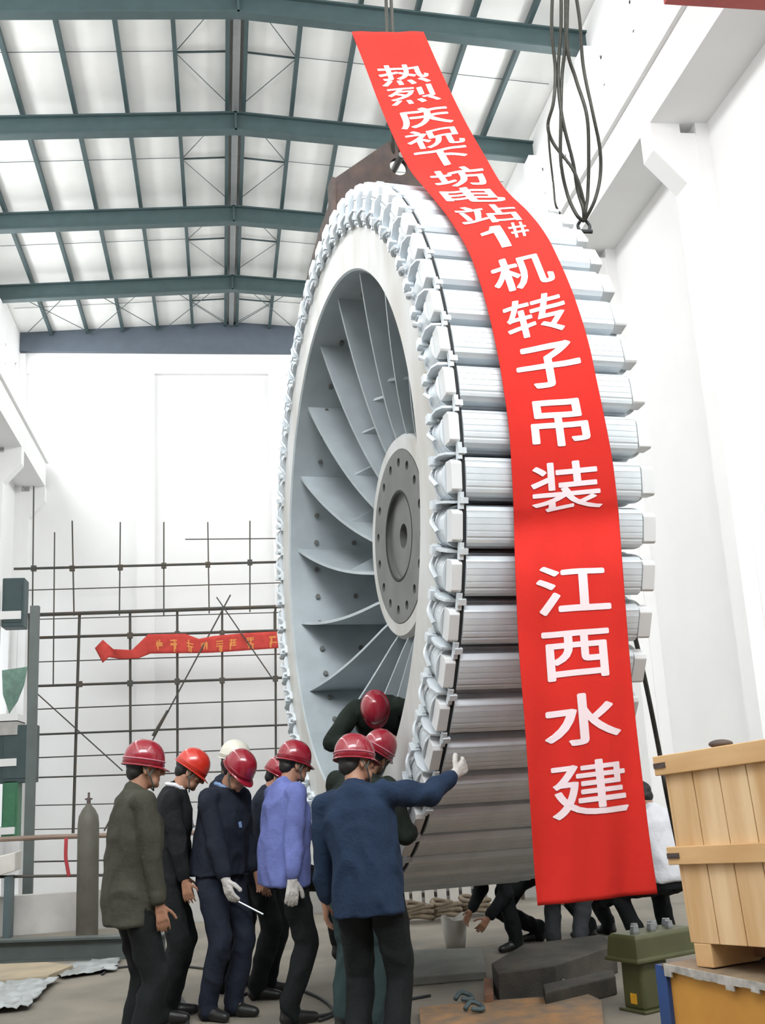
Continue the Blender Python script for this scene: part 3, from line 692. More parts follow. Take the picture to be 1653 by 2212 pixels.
# gas bottle
gx = at_d(188, 2018, 2300 / 203); GB = empty('gas_cylinder', (gx.x, gx.y, 0), 0, 'tall dull brown gas cylinder standing upright before the back rail', 'gas cylinder')
bm = bmesh.new(); lathe(bm, [(.001, 0), (.10, 0), (.115, .03), (.115, 1.18), (.105, 1.27), (.07, 1.34), (.035, 1.38), (.03, 1.40), (.001, 1.40)], 28); link_mesh('body', bm, M_CYL, GB, smooth=True)
bm = bmesh.new(); lathe(bm, [(.001, 1.40), (.022, 1.40), (.022, 1.46), (.012, 1.47), (.012, 1.52), (.001, 1.52)], 12); tube(bm, [(-.04, 0, 1.45), (.04, 0, 1.45)], .01, 6); link_mesh('valve', bm, M_RUST, GB)
# stack of steel beams on the left
def beam_obj(nm, p0, p1, w_, h, z, label, m=M_BEAM):
    p0, p1 = Vector(p0), Vector(p1); d = p1 - p0; L = d.length; rzz = math.atan2(d.y, d.x)
    bm = bmesh.new(); box(bm, (0, -w_ / 2, 0), (L, w_ / 2, .02)); box(bm, (0, -w_ / 2, h - .02), (L, w_ / 2, h)); box(bm, (0, -.012, .02), (L, .012, h - .02))
    o = link_mesh(nm, bm, m); o.location = (p0.x, p0.y, z); o.rotation_euler = (0, 0, rzz); tag(o, label, 'steel beam'); return o
beam_obj('steel_beam', (-3.6, 11.75, 0), (-.55, 10.8, 0), .16, .20, 0.0, 'grey green steel I-beam lying on the floor behind the man in the grey green jacket')
beam_obj('steel_beam', (-3.6, 12.05, 0), (-.75, 11.2, 0), .16, .16, 0.0, 'second steel beam lying just behind the first on the floor at left')
def slab(nm, pxs, z0, h, m, label, cat, bev=.004, zref=0.0):
    P = [at_z(x, y, zref + h) for x, y in pxs]; c = sum(P, Vector()) / len(P); bm = bmesh.new()
    a = [bm.verts.new((p.x - c.x, p.y - c.y, 0)) for p in P]; b = [bm.verts.new((p.x - c.x, p.y - c.y, h)) for p in P]
    bm.faces.new(a[::-1]); bm.faces.new(b)
    for q in range(len(P)): bm.faces.new((a[q], a[(q + 1) % len(P)], b[(q + 1) % len(P)], b[q]))
    o = link_mesh(nm, bm, m, bevel=bev); o.location = (c.x, c.y, z0); tag(o, label, cat); return o
slab('wooden_board', [(-60, 2085), (100, 2078), (158, 2084), (105, 2106), (-60, 2122)], 0, .06, M_TANBOARD, 'pale tan board lying on the floor at the left edge', 'board')
def sheet(nm, pxs, m, label, cat, amp=.03, n=14, z=0.0):
    P = [at_z(x, y, z) for x, y in pxs]; c = sum(P, Vector()) / 4; bm = bmesh.new(); g = []
    for i in range(n + 1):
        row = []
        for j in range(n + 1):
            u, v = i / n, j / n; p = P[0].lerp(P[1], u).lerp(P[3].lerp(P[2], u), v)
            e = .5 + .5 * noise.noise(Vector((i * .7, j * .7, len(label))))
            p = p + Vector((noise.noise(Vector((i * .5, j * .5, 3.1))) * .06, 0, 0)); row.append(bm.verts.new((p.x - c.x, p.y - c.y, .006 + amp * e)))
        g.append(row)
    for i in range(n):
        for j in range(n): bm.faces.new((g[i][j], g[i + 1][j], g[i + 1][j + 1], g[i][j + 1]))
    o = link_mesh(nm, bm, m, smooth=True); o.location = (c.x, c.y, z); o.modifiers.new('s', 'SOLIDIFY').thickness = .004; tag(o, label, cat); return o
sheet('plastic_sheet', [(-60, 2128), (125, 2122), (60, 2185), (-60, 2200)], M_PLASTIC, 'crumpled clear plastic sheet on the floor in the lower left corner', 'plastic sheet', .07)
sheet('plastic_sheet', [(105, 2092), (260, 2075), (250, 2100), (130, 2118)], M_PLASTIC, 'crumpled grey plastic sheet on the floor beside the tan board', 'plastic sheet', .05)
def hose(pts, label, r=.012, m=M_RUBBER): return rope('hose', [at_z(x, y, r * 1.05) for x, y in pts], r, label, m=m, cat='hose')
hose([(330, 2152), (370, 2140), (395, 2160), (405, 2195), (402, 2260)], 'thin dark hose curling on the floor beside the black suit man')
hose([(220, 2105), (245, 2092), (330, 2085), (440, 2092), (520, 2112), (600, 2120)], 'grey hose lying on the floor behind the standing men', .010)
hose([(520, 2150), (600, 2128), (680, 2150), (720, 2185), (660, 2200)], 'dark hose looping on the floor by the blue shirt man', .012)
hose([(690, 2205), (760, 2180), (850, 2165), (930, 2150)], 'dark hose lying on the floor under the rotor', .010)
# things at the left edge
MC = empty('white_machine', at_z(12, 1990, 0), 0, 'white sloped machine housing at the left edge near the rail', 'machine')
mo = at_d(20, 1840, 2300 / 190); MC.location = (mo.x - .1, mo.y - .1, 0)
bm = bmesh.new(); pr = [(-.5, .55), (.22, .72), (.22, .92), (-.5, .78)]
plate(bm, pr, -.2, .2); link_mesh('hood', bm, M_WHITEP, MC, bevel=.01)
for dx in (-.4, .1):
    bm = bmesh.new(); box(bm, (dx, -.15, 0), (dx + .06, .15, .66)); link_mesh('leg', bm, M_TEAL, MC)
PM = empty('motor', (0, 0, 0), 0, 'black rounded motor on a teal post at the left edge', 'motor'); q = at_z(5, 2015, 0); PM.location = (q.x, q.y - 1.5, 0)
bm = bmesh.new(); capsule(bm, (-.35, 0, .62), (.08, 0, .58), .11, .11, 20); link_mesh('housing', bm, M_RUBBER, PM, smooth=True)
bm = bmesh.new(); box(bm, (-.10, -.07, 0), (.03, .07, .52)); link_mesh('post', bm, M_TEAL, PM)
# gallery things in the far left recess
for (x, y, w2, h2, m, lb, nm, ct) in [(14, 1300, .9, .9, M_STEEL, 'dark cabinet up in the far left gallery, the upper one', 'cabinet', 'cabinet'), (12, 1625, 1.4, 1.0, M_STEEL, 'dark cabinet in the far left gallery, the lower one', 'cabinet', 'cabinet'), (12, 1745, .6, 1.0, M_GREENP, 'green painted cabinet at the far left edge below the dark one', 'cabinet', 'cabinet')]:
    p = at_y(x, y, 37.0); r_ = empty(nm, (p.x, p.y, p.z - h2), 0, lb, ct)
    bm = bmesh.new(); box(bm, (-w2 * .1, -.3, 0), (w2 * .7, .5, 2 * h2 * .92)); link_mesh('body', bm, m, r_, bevel=.03)
    bm = bmesh.new(); box(bm, (0, -.34, .15), (w2 * .6, -.3, 2 * h2 * .92 - .15)); link_mesh('door', bm, m, r_)
gal = []
for k_, (ya, yb2) in enumerate(((1328, 1345), (1545, 1562), (1560, 1590), (1640, 1656), (1785, 1800))):
    p = at_y(30, ya, 37.4); p2 = at_y(30, yb2, 37.4)
    bm = bmesh.new(); box(bm, (-8.0, 36.6, p2.z), (-6.55, 38.0, p.z)); struct(link_mesh('trim_%d' % (8 + k_), bm, M_WALL if k_ != 2 else M_KERB))
bm = bmesh.new(); P = [(4, 1448), (60, 1440), (52, 1480), (38, 1515), (20, 1542), (6, 1500)]
v_ = [bm.verts.new(at_y(x, y, 36.5 + .1 * math.sin(i * 2))) for i, (x, y) in enumerate(P)]; bm.faces.new(v_)
bmesh.ops.subdivide_edges(bm, edges=bm.edges[:], cuts=2); o = link_mesh('debris_net', bm, M_NET); o.modifiers.new('s', 'SOLIDIFY').thickness = .02
tag(o, 'torn green debris net hanging at the far left edge', 'net')

# ------------------------------------------------------------------ things on the right
# yellow work box, crate on top of it
yA, yB = at_z(1440, 2082, .6), at_z(1653, 2124, .6)
d = (yB - yA); d.z = 0; ang = math.atan2(d.y, d.x)
YBX = empty('steel_work_box', (yA.x, yA.y, 0), ang, 'ochre yellow steel box with a blue corner in the lower right corner', 'box')
LX = 1.5
bm = bmesh.new(); box(bm, (0, 0.01, 0), (LX, 1.3, .575)); link_mesh('panel', bm, M_OCHRE, YBX)
bm = bmesh.new(); box(bm, (-.07, -.012, 0), (.005, .06, .59)); box(bm, (-.07, .06, 0), (0, 1.3, .59)); link_mesh('blue_corner', bm, M_BLUE, YBX)
bm = bmesh.new(); box(bm, (-.02, -.012, .575), (LX, 1.3, .60)); link_mesh('top_plate', bm, mat('worn_brown_top', (.36, .27, .17), .7, col2=(.2, .15, .1), vscale=5), YBX)
bm = bmesh.new()
for q in range(30):
    a = q * LX / 30; box(bm, (a, -.018, .578 - .035 * rnd.random() ** 2), (a + LX / 30, -.010, .602))
link_mesh('chipped_edge', bm, mat('chipped_white_edge', (.62, .60, .56), .6, col2=(.25, .24, .22), vscale=14), YBX)
# crate
CRT = empty('wooden_crate', (0, 0, .66), 0, 'tall pale pine packing crate standing on the yellow box at the right', 'crate')
cA = at_d(1497, 2012, 2300 / 475.); cB = at_d(1653, 2036, 2300 / 475. / 1.085); dd = cB - cA; ang = math.atan2(dd.y, dd.x)
H = .83; CRT.location = (cA.x, cA.y, .60); CRT.rotation_euler = (0, R(-3.5), ang)
bm = bmesh.new(); box(bm, (.01, .022, .1), (1.35, 1.0, .1 + H * .97)); link_mesh('inner_box', bm, M_PINE, CRT)
for q in range(8):
    a = q * .17; bm = bmesh.new(); box(bm, (a + .003, 0, .10), (a + .167, .02, .1 + H + .0)); o = link_mesh('plank', bm, M_PINE, CRT, bevel=.003)
for q in range(6):
    a = q * .17; bm = bmesh.new(); box(bm, (-.02, a + .003, .10), (0, a + .167, .1 + H)); link_mesh('plank', bm, M_PINE, CRT, bevel=.003)
for z0, z1 in ((.845, .935), (.44, .52)):
    bm = bmesh.new(); box(bm, (-.055, -.028, z0), (1.4, -.001, z1)); link_mesh('batten', bm, M_PINE2, CRT, bevel=.004)
    bm = bmesh.new(); box(bm, (-.05, -.034, (z0 + z1) / 2 - .012), (.03, -.028, (z0 + z1) / 2 + .012)); link_mesh('strap', bm, M_RUST, CRT)
bm = bmesh.new(); box(bm, (.0, 0, 0), (.11, 1.0, .10)); link_mesh('skid', bm, M_PINE2, CRT, bevel=.005)
bm = bmesh.new(); box(bm, (1.1, 0, 0), (1.21, 1.0, .10)); link_mesh('skid', bm, M_PINE2, CRT, bevel=.005)
bm = bmesh.new(); box(bm, (.11, .25, .02), (1.1, .36, .10)); link_mesh('skid', bm, mat('red_brown_timber', (.36, .17, .09), .8, var=.3), CRT)
bm = bmesh.new(); ell(bm, (0, 0, 0), (.055, .055, .02)); o = link_mesh('round_lid', bm, M_RUST, smooth=True); o.location = CRT.matrix_basis @ Vector((.28, .10, .955)); tag(o, 'small dark round lid lying on top of the wooden crate', 'lid')
def puck(nm, p, r, h, m, label, cat, seg=20):
    bm = bmesh.new(); lathe(bm, [(.001, 0), (r, 0), (r * 1.02, h * .3), (r * .8, h), (r * .45, h), (r * .4, h * .6), (.001, h * .6)], seg); o = link_mesh(nm, bm, m, smooth=False); o.location = p; tag(o, label, cat); return o
p = at_z(1540, 2076, .60); puck('metal_ring', (p.x, p.y, .60), .045, .03, M_GREYM, 'bright metal ring lying on the yellow box top below the crate', 'ring')
p = at_z(1640, 2072, .60); puck('metal_disc', (p.x, p.y, .60), .075, .025, M_RUST, 'dark rusty disc on the yellow box top at the right edge', 'disc')
# olive machine
GM = empty('olive_machine', (0, 0, 0), 0, 'olive green machine with a box hood on a pedestal beside the crate', 'machine')
c0 = at_z(1372, 2024, .46); GM.location = (c0.x, c0.y, 0); GM.rotation_euler = (0, 0, R(24))
bm = bmesh.new()
for (z, i_) in ((.28, -.01), (.30, .0), (.44, .02), (.46, .04)): pass
rr = [[bm.verts.new((x, y, z)) for x, y in ((i_, i_), (.56 - i_, i_), (.56 - i_, .27 - i_), (i_, .27 - i_))] for z, i_ in ((.30, -.012), (.32, -.012), (.322, .0), (.44, .012), (.46, .028))]
for a, b in zip(rr, rr[1:]):
    for q in range(4): bm.faces.new((a[q], a[(q + 1) % 4], b[(q + 1) % 4], b[q]))
bm.faces.new(rr[0][::-1]); bm.faces.new(rr[-1]); link_mesh('hood', bm, M_OLIVE, GM, bevel=.012)
bm = bmesh.new(); box(bm, (.06, .04, .012), (.30, .22, .30)); link_mesh('pedestal', bm, M_OLIVE, GM, bevel=.02)
bm = bmesh.new(); box(bm, (.04, .02, 0), (.36, .25, .02)); link_mesh('foot', bm, M_OLIVE, GM, bevel=.008)
bm = bmesh.new(); box(bm, (.054, .10, .05), (.061, .15, .11)); link_mesh('yellow_label', bm, mat('yellow_sticker', (.85, .45, .03), .5, var=.05), GM)
bpy.context.view_layer.update()
for k_, (x, y, r_) in enumerate([(.10, .10, .032), (.18, .18, .028), (.25, .10, .032), (.33, .17, .038), (.40, .09, .028), (.47, .18, .032)]):
    p = GM.matrix_world @ Vector((x, y, .46)); puck('metal_nut', p, r_, .045, M_GREYM, ['loose metal nut on the olive machine hood, the one at the front left corner', 'loose metal nut on the olive machine hood, second from the left and set back', 'loose metal nut on the olive machine hood, front one left of the middle', 'loose metal nut on the olive machine hood, the biggest, in the middle', 'loose metal nut on the olive machine hood, small one at the front right', 'loose metal nut on the olive machine hood, furthest right and back'][k_], 'nut', 6)['group'] = 'metal nuts on the olive machine'
# timbers and boards on the floor
slab('timber_baulk', [(1130, 2040), (1300, 2018), (1330, 2040), (1200, 2085), (1075, 2102), (1062, 2080)], 0, .20, M_TIMBER, 'dark dirty timber baulk on the floor in front of the grey trousered man', 'timber', .01, 0)
slab('timber_baulk', [(1172, 2126), (1325, 2093), (1330, 2108), (1177, 2144)], 0, .12, M_TIMBER, 'lower dark timber lying before the bigger baulk', 'timber', .01)
slab('plywood_board', [(905, 2176), (1010, 2164), (1270, 2146), (1300, 2160), (1310, 2300), (915, 2300)], 0, .05, M_PLY, 'orange brown board covering the floor at the bottom centre', 'board', .005)
slab('concrete_block', [(880, 2052), (1040, 2046), (1048, 2080), (1050, 2098), (890, 2112)], 0, .06, mat('grey_block', (.25, .255, .23), .9, var=.2), 'flat grey slab on the floor in front of the white bucket', 'slab', .01)
slab('wood_offcut', [(1045, 2112), (1062, 2112), (1066, 2146), (1047, 2149)], 0, .10, mat('red_brown_timber2', (.30, .15, .09), .8, var=.3), 'short red brown wood offcut standing beside the dark timber', 'wood')
BK = empty('bucket', at_z(985, 2048, 0), 0, 'white plastic bucket with a torn rim on the floor under the rotor', 'bucket')
BK.location.z = 0.002
bm = bmesh.new(); n = 28; rings = []
for r_, z in ((.085, 0), (.10, .10), (.118, .24), (.112, .24), (.08, .01)):
    rings.append([bm.verts.new((r_ * math.cos(2 * PI * q / n), r_ * math.sin(2 * PI * q / n), z + (.05 * max(0, math.sin(4 * PI * q / n + .6)) if z > .2 else 0))) for q in range(n)])
for a, b in zip(rings, rings[1:]):
    for q in range(n): bm.faces.new((a[q], a[(q + 1) % n], b[(q + 1) % n], b[q]))
bm.faces.new(rings[0][::-1]); bm.faces.new(rings[-1]); link_mesh('shell', bm, M_WHITEP, BK, smooth=True)
for k_, (x, y, wd) in enumerate([(905, 1982, 'leftmost'), (965, 1977, 'middle'), (1028, 1968, 'rightmost')]):
    p = at_z(x, y, .05); bm = bmesh.new(); pts = [Vector((.15 * math.cos(t * .7) * (1 + .1 * math.sin(t * 3 + k_)), .18 * math.sin(t * .7), .035 + .16 * t / 34 + .02 * math.sin(t * 1.3))) for t in range(35)]
    tube(bm, spline(pts, 3), .026, 6); o = link_mesh('rope_coil', bm, mat('hemp_rope', (.24, .19, .13), .9, var=.4, vscale=12), smooth=True); o.location = (p.x, p.y, .0)
    tag(o, 'coil of old hemp rope, %s of the three under the rotor' % wd, 'rope', 'hemp rope coils under the rotor')
FP = empty('slat_fence', (at_y(985, 1955, 13.0).x, 13.0, 0), 0, 'low white slatted fence standing behind the rope heap under the rotor', 'fence')
for k_ in range(9):
    p = at_y(875 + k_ * 27, 1955, 13.0); bm = bmesh.new(); dx_ = p.x - FP.location.x; box(bm, (dx_ - .055, -.01, 0), (dx_ + .055, .01, .52)); link_mesh('slat', bm, M_WHITEP, FP)
for z in (.12, .42):
    bm = bmesh.new(); box(bm, (-.85, .012, z), (.85, .03, z + .05)); link_mesh('cross_bar', bm, M_TIMBER, FP)
# clamp and brush on the board
CL = empty('pipe_clamp', at_z(1205, 2128, .05), R(20), 'small galvanised T shaped clamp lying on the orange brown board', 'clamp'); CL.location.z = .05
bm = bmesh.new(); tube(bm, [(-.07, 0, .045), (.07, 0, .045)], .016, 8); link_mesh('bar', bm, M_GREYM, CL)
bm = bmesh.new(); tube(bm, [(0, 0, .045), (0, -.14, .02)], [.014, .02], 8); link_mesh('stem', bm, M_GREYM, CL)
for k_, (x, y) in enumerate([(1000, 2150), (1022, 2172)]):
    p = at_z(x, y + 14, .05); bm = bmesh.new(); tube(bm, spline([(-.05, 0, .02), (0, .04, .05), (.06, .02, .03), (.05, -.05, .02), (-.02, -.06, .03)], 5), .016, 6); o = link_mesh('dark_fitting', bm, M_TEAL, smooth=True); o.location = (p.x, p.y, .05)
    tag(o, 'dark curved hose fitting on the board by the left end' if k_ == 0 else 'dark curved hose fitting nearest the bottom edge on the board', 'fitting')
p = at_z(845, 2172, .05); bm = bmesh.new(); ell(bm, (0, 0, .02), (.05, .04, .022)); o = link_mesh('stone', bm, M_TIMBER, smooth=True); o.location = (p.x, p.y, .0); tag(o, 'small dark lump on the floor right of the front man', 'stone')
# ------------------------------------------------------------------ people
class Man: pass
def rot_about(p, c, m): return c + m @ (Vector(p) - c)
def ik(a, b, l1, l2, hint):
    a, b = Vector(a), Vector(b); d = b - a; L = min(d.length, (l1 + l2) * .999); d.normalize(); b2_ = a + d * L
    x = (l1 * l1 - l2 * l2 + L * L) / (2 * L); h = math.sqrt(max(l1 * l1 - x * x, 0)); hv = Vector(hint); hv = (hv - d * hv.dot(d)).normalized()
    return a + d * x + hv * h, b2_
def hand_prims(bm, wrist, d, nrm, side, curl, k=1.0, grow=0.0):
    """wrist point, d fingers' direction, nrm = direction the palm faces; side=+1 thumb towards nrm x d"""
    d = Vector(d).normalized(); nrm = Vector(nrm); nrm = (nrm - d * nrm.dot(d)).normalized(); w_ = d.cross(nrm) * side
    W = Vector(wrist)
    capsule(bm, W - d * .02, W + d * .03, .026 + grow, .030 + grow, 12, .75, nrm)
    for q in (-1, 0, 1):                                          # palm
        capsule(bm, W + d * .02 + w_ * q * .012, W + d * .085 * k + w_ * q * .022, .018 + grow, .015 + grow, 10)
    for q, ln in ((-1.5, .058), (-.5, .072), (.5, .076), (1.5, .068)):
        p = W + d * .088 * k + w_ * q * .0195; dd = (d + w_ * q * .05).normalized(); c = curl
        for sN, fr in enumerate((.45, .32, .26)):
            c_ = c * (.5 + .5 * sN); dir_ = (dd * math.cos(c_) + nrm * math.sin(c_)).normalized(); e = p + dir_ * ln * fr
            capsule(bm, p, e, .0098 + grow - .0008 * sN, .0090 + grow - .0008 * sN, 8); p = e
    p = W + d * .028 + w_ * .026                                   # thumb
    for ln, a in ((.040, .75), (.030, .55), (.024, .35)):
        dir_ = (d * math.cos(a) + w_ * math.sin(a) + nrm * .35).normalized(); e = p + dir_ * ln; capsule(bm, p, e, .0115 + grow, .0105 + grow, 8); p = e
def person(loc, face, label, jacket, trousers, lean=0, side=0, head=(0, 0, 0), hands=None, feet=None, hat=M_HAT, rim_glint=False, gloves=(False, False), collar=None, hem=.80, zs=1.0,
           pelvis=(0, 0, .93), jwide=1.0, elbow=None, knee=None, parts='full', jopen=False, hair=True, badge=None, seed=0, tie=False, cuffs=None, twist=0):
    """loc world x,y,z of the ground point, face = world heading (x, y)"""
    root = empty('person', loc, math.atan2(face[1], face[0]) - PI / 2, label, 'person'); root.scale = (zs,) * 3
    P0 = Vector(pelvis)
    T = Matrix.Rotation(R(twist), 3, 'Z') @ Matrix.Rotation(R(-lean), 3, 'X') @ Matrix.Rotation(R(side), 3, 'Y')
    def U(x, y, z): return P0 + T @ (Vector((x, y, z)) - Vector((0, 0, .93)))
    half = Matrix.Rotation(R(twist * .5), 3, 'Z') @ Matrix.Rotation(R(-lean * .45), 3, 'X') @ Matrix.Rotation(R(side * .5), 3, 'Y')
    ux, uy = T @ Vector((1, 0, 0)), T @ Vector((0, 1, 0)); hx, hy = half @ Vector((1, 0, 0)), half @ Vector((0, 1, 0))
    sh = {s_: U(s_ * .185, -.005, 1.415) for s_ in (-1, 1)}
    neck0, neck1 = U(0, -.01, 1.42), U(0, .02, 1.50)
    HR = T @ (Matrix.Rotation(R(head[1]), 3, 'Z') @ Matrix.Rotation(R(-head[0]), 3, 'X') @ Matrix.Rotation(R(head[2]), 3, 'Y'))
    HC = neck1 + T @ Vector((0, .012, 0)) + HR @ Vector((0, .012, .105))
    def Hd(x, y, z): return HC + HR @ Vector((x, y, z))
    hands = hands or {}; wr, el = {}, {}
    for s_ in (-1, 1):
        h = hands.get(s_, (s_ * .27, .08, .82)); hint = (elbow or {}).get(s_, (s_ * .5, -1, -.25))
        el[s_], wr[s_] = ik(sh[s_], h, .285, .255, hint)
    ft = feet or {-1: (-.11, .02, .09), 1: (.11, -.02, .09)}
    hip, kn, an = {}, {}, {}
    for s_ in (-1, 1):
        hip[s_] = P0 + Vector((s_ * .095, 0, -.03)); kn[s_], an[s_] = ik(hip[s_], ft[s_], .43, .41, (knee or {}).get(s_, (s_ * .12, 1, 0)))
    # body, one continuous surface
    bm = bmesh.new()
    ell(bm, Hd(0, -.015, .03), (.074, .094, .092), HR); ell(bm, Hd(0, .018, -.038), (.060, .070, .080), HR); capsule(bm, Hd(-.03, .045, -.078), Hd(.03, .045, -.078), .030, .030, 10)
    capsule(bm, Hd(0, .07, -.092), Hd(0, .062, -.085), .020, .022, 10)
    capsule(bm, Hd(0, .084, .012), Hd(0, .106, -.026), .010, .014, 8); capsule(bm, Hd(-.014, .094, -.030), Hd(.014, .094, -.030), .009, .009, 8)
    capsule(bm, Hd(-.035, .070, .022), Hd(.035, .070, .022), .013, .013, 8); capsule(bm, Hd(-.020, .080, -.060), Hd(.020, .080, -.060), .0085, .0085, 8); capsule(bm, Hd(-.016, .078, -.071), Hd(.016, .078, -.071), .008, .008, 8)
    for s_ in (-1, 1):
        ell(bm, Hd(s_ * .042, .060, -.022), (.024, .022, .020), HR); ell(bm, Hd(s_ * .075, -.008, -.018), (.011, .019, .031), HR)
    capsule(bm, neck0, Hd(0, -.018, -.05), .056, .055, 14)
    loft(bm, [(P0 + Vector((0, 0, -.08)), hx, hy, .13, .09), (P0 + half @ Vector((0, 0, .10)), hx, hy, .125, .085), (U(0, 0, 1.25), ux, uy, .15, .095), (U(0, -.005, 1.38), ux, uy, .15, .085), (U(0, -.01, 1.44), ux, uy, .07, .06)])
    for s_ in (-1, 1):
        capsule(bm, sh[s_], el[s_], .044, .037); capsule(bm, el[s_], wr[s_], .037, .027)
        capsule(bm, hip[s_], kn[s_], .078, .053); capsule(bm, kn[s_], an[s_], .052, .036); capsule(bm, an[s_], an[s_] + Vector((0, .08, -.05)), .034, .028)
        d_ = (wr[s_] - el[s_]).normalized(); nrm = T @ Vector((-s_, .25, 0))
        if s_ in (gloves if isinstance(gloves, dict) else {}): pass
        hd = (hands.get('dir', {}) or {}).get(s_, d_)
        hand_prims(bm, wr[s_], hd, (hands.get('palm', {}) or {}).get(s_, nrm), s_, .55, 1.0, -.0015)
    voxel('body', bm, .0065, 3, M_SKIN, root)
    for gi, s_ in enumerate((-1, 1)):
        if gloves[gi]:
            bm = bmesh.new(); d_ = (wr[s_] - el[s_]).normalized(); hd = (hands.get('dir', {}) or {}).get(s_, d_)
            hand_prims(bm, wr[s_], hd, (hands.get('palm', {}) or {}).get(s_, T @ Vector((-s_, .25, 0))), s_, .55, 1.0, .0045)
            capsule(bm, wr[s_] - d_ * .035, wr[s_] + d_ * .01, .034, .032, 14)
            voxel('glove', bm, .005, 2, M_GLOVE, root, .002, 40)
    # eyes and brows
    for s_ in (-1, 1):
        bm = bmesh.new(); ell(bm, Hd(s_ * .030, .074, .000), (.012, .008, .0065), HR, 10); link_mesh('eye', bm, mat('eye_white', (.35, .32, .30), .3, var=.02), root, smooth=True)
        bm = bmesh.new(); capsule(bm, Hd(s_ * .018, .084, .026), Hd(s_ * .045, .073, .028), .0035, .003, 6); link_mesh('eyebrow', bm, M_HAIR, root)
    if hair:
        bm = bmesh.new(); ell(bm, Hd(0, -.026, .030), (.079, .092, .090), HR); ell(bm, Hd(0, -.060, -.025), (.063, .048, .055), HR); voxel('hair', bm, .008, 2, M_HAIR, root, .003, 30)
    # trousers
    bm = bmesh.new()
    loft(bm, [(P0 + Vector((0, 0, -.10)), Vector((1, 0, 0)), Vector((0, 1, 0)), .165, .118), (P0 + Vector((0, -.005, .0)), hx, hy, .172, .125), (P0 + half @ Vector((0, 0, .12)), hx, hy, .155, .115)])
    for s_ in (-1, 1):
        capsule(bm, hip[s_] + Vector((s_ * .0, 0, -.01)), kn[s_], .100, .078, 16); capsule(bm, kn[s_], an[s_] + Vector((0, -.006, .02)), .078, .066, 16)
        capsule(bm, an[s_] + Vector((0, -.006, .04)), an[s_] + Vector((0, .012, -.035)), .064, .058, 16)
    voxel('trousers', bm, .011, 4, trousers, root, .013, 7.0, seed + 3)
    # jacket
    bm = bmesh.new(); hz = hem
    low = P0 + Vector((0, -.005, hz - .93)); lowm = P0 + Vector((0, -.005, (hz - .93) * .4))
    loft(bm, [(low, hx, hy, .192 * jwide, .142 * jwide), (lowm, hx, hy, .190 * jwide, .145 * jwide), (P0 + half @ Vector((0, .0, .14)), hx, hy, .182 * jwide, .14 * jwide), (U(0, .005, 1.22), ux, uy, .195, .145), (U(0, 0, 1.34), ux, uy, .195, .130), (U(0, -.01, 1.43), ux, uy, .155, .092), (U(0, -.012, 1.475), ux, uy, .085, .072)], 24)
    for s_ in (-1, 1):
        capsule(bm, sh[s_] + T @ Vector((-s_ * .035, 0, -.01)), sh[s_] + T @ Vector((-s_ * .005, 0, -.018)), .074, .070, 16)
        capsule(bm, sh[s_] + T @ Vector((0, 0, -.012)), el[s_], .068, .062, 16); capsule(bm, el[s_], wr[s_].lerp(el[s_], .20), .064, .052, 16); capsule(bm, wr[s_].lerp(el[s_], .25), wr[s_].lerp(el[s_], .12), .050, .045, 16)
    capsule(bm, neck0 + T @ Vector((0, 0, .005)), neck0 + T @ Vector((0, -.004, .035)), .080, .070, 16)
    voxel('jacket', bm, .010, 3, jacket, root, .015, 6.5, seed)
    if collar:
        bm = bmesh.new(); n = 20
        for q in range(n):
            pass
        ring = [U(math.sin(a) * .067, -.005 + math.cos(a) * .066, 1.492 - .035 * max(0, math.cos(a))) for a in [2 * PI * q / n for q in range(n)]]
        tube(bm, ring + [ring[0]], .014, 8, False)
        v_ = [bm.verts.new(p) for p in (U(-.055, .045, 1.49), U(.055, .045, 1.49), U(.012, .158, 1.22), U(-.012, .158, 1.22))]; bm.faces.new(v_)
        f = bmesh.ops.extrude_face_region(bm, geom=bm.faces[-1:]); bmesh.ops.translate(bm, vec=T @ Vector((0, -.03, 0)), verts=[v for v in f['geom'] if isinstance(v, bmesh.types.BMVert)])
        link_mesh('shirt_collar', bm, collar, root, smooth=False)
    # shoes
    for s_ in (-1, 1):
        bm = bmesh.new(); a = an[s_]; g = a.z - .09; lift = g
        capsule(bm, (a.x, a.y - .035, g + .045), (a.x + s_ * .008, a.y + .06, g + .048), .042, .042, 14); capsule(bm, (a.x, a.y + .06, g + .043), (a.x + s_ * .018, a.y + .155, g + .034), .044, .033, 14)
        geom = bm.verts[:] + bm.edges[:] + bm.faces[:]
        for v in bm.verts: v.co.z = max(v.co.z, g + .004)
        capsule(bm, (a.x, a.y - .03, g + .035), (a.x, a.y - .03, g + .09), .040, .040, 12)
        voxel('shoe', bm, .008, 2, M_SHOE, root)
    if hat:
        bm = bmesh.new(); n = 32; rings = []
        def Hh(x, y, z):
            t_ = R(-4); return Hd(x, y * math.cos(t_) - z * math.sin(t_) - .012, .040 + y * math.sin(t_) + z * math.cos(t_))
        for t in range(0, 11):
            a = t / 10 * PI / 2; rr, zz = math.cos(a) ** .86, math.sin(a)
            ring = []
            for q in range(n):
                b = 2 * PI * q / n; ridge = 1 + .025 * max(0, 1 - abs(math.cos(b)) * 5) * math.sin(a)
                ring.append(bm.verts.new(Hh(.100 * rr * math.cos(b), .119 * rr * math.sin(b), .116 * zz * ridge)) if t < 10 else None)
            if t < 10: rings.append(ring)
        topv = bm.verts.new(Hh(0, 0, .117))
        low_ = [bm.verts.new(Hh(.103 * math.cos(2 * PI * q / n), .122 * math.sin(2 * PI * q / n), -.030)) for q in range(n)]
        rings = [low_] + rings
        for A, B in zip(rings, rings[1:]):
            for q in range(n): bm.faces.new((A[q], A[(q + 1) % n], B[(q + 1) % n], B[q]))
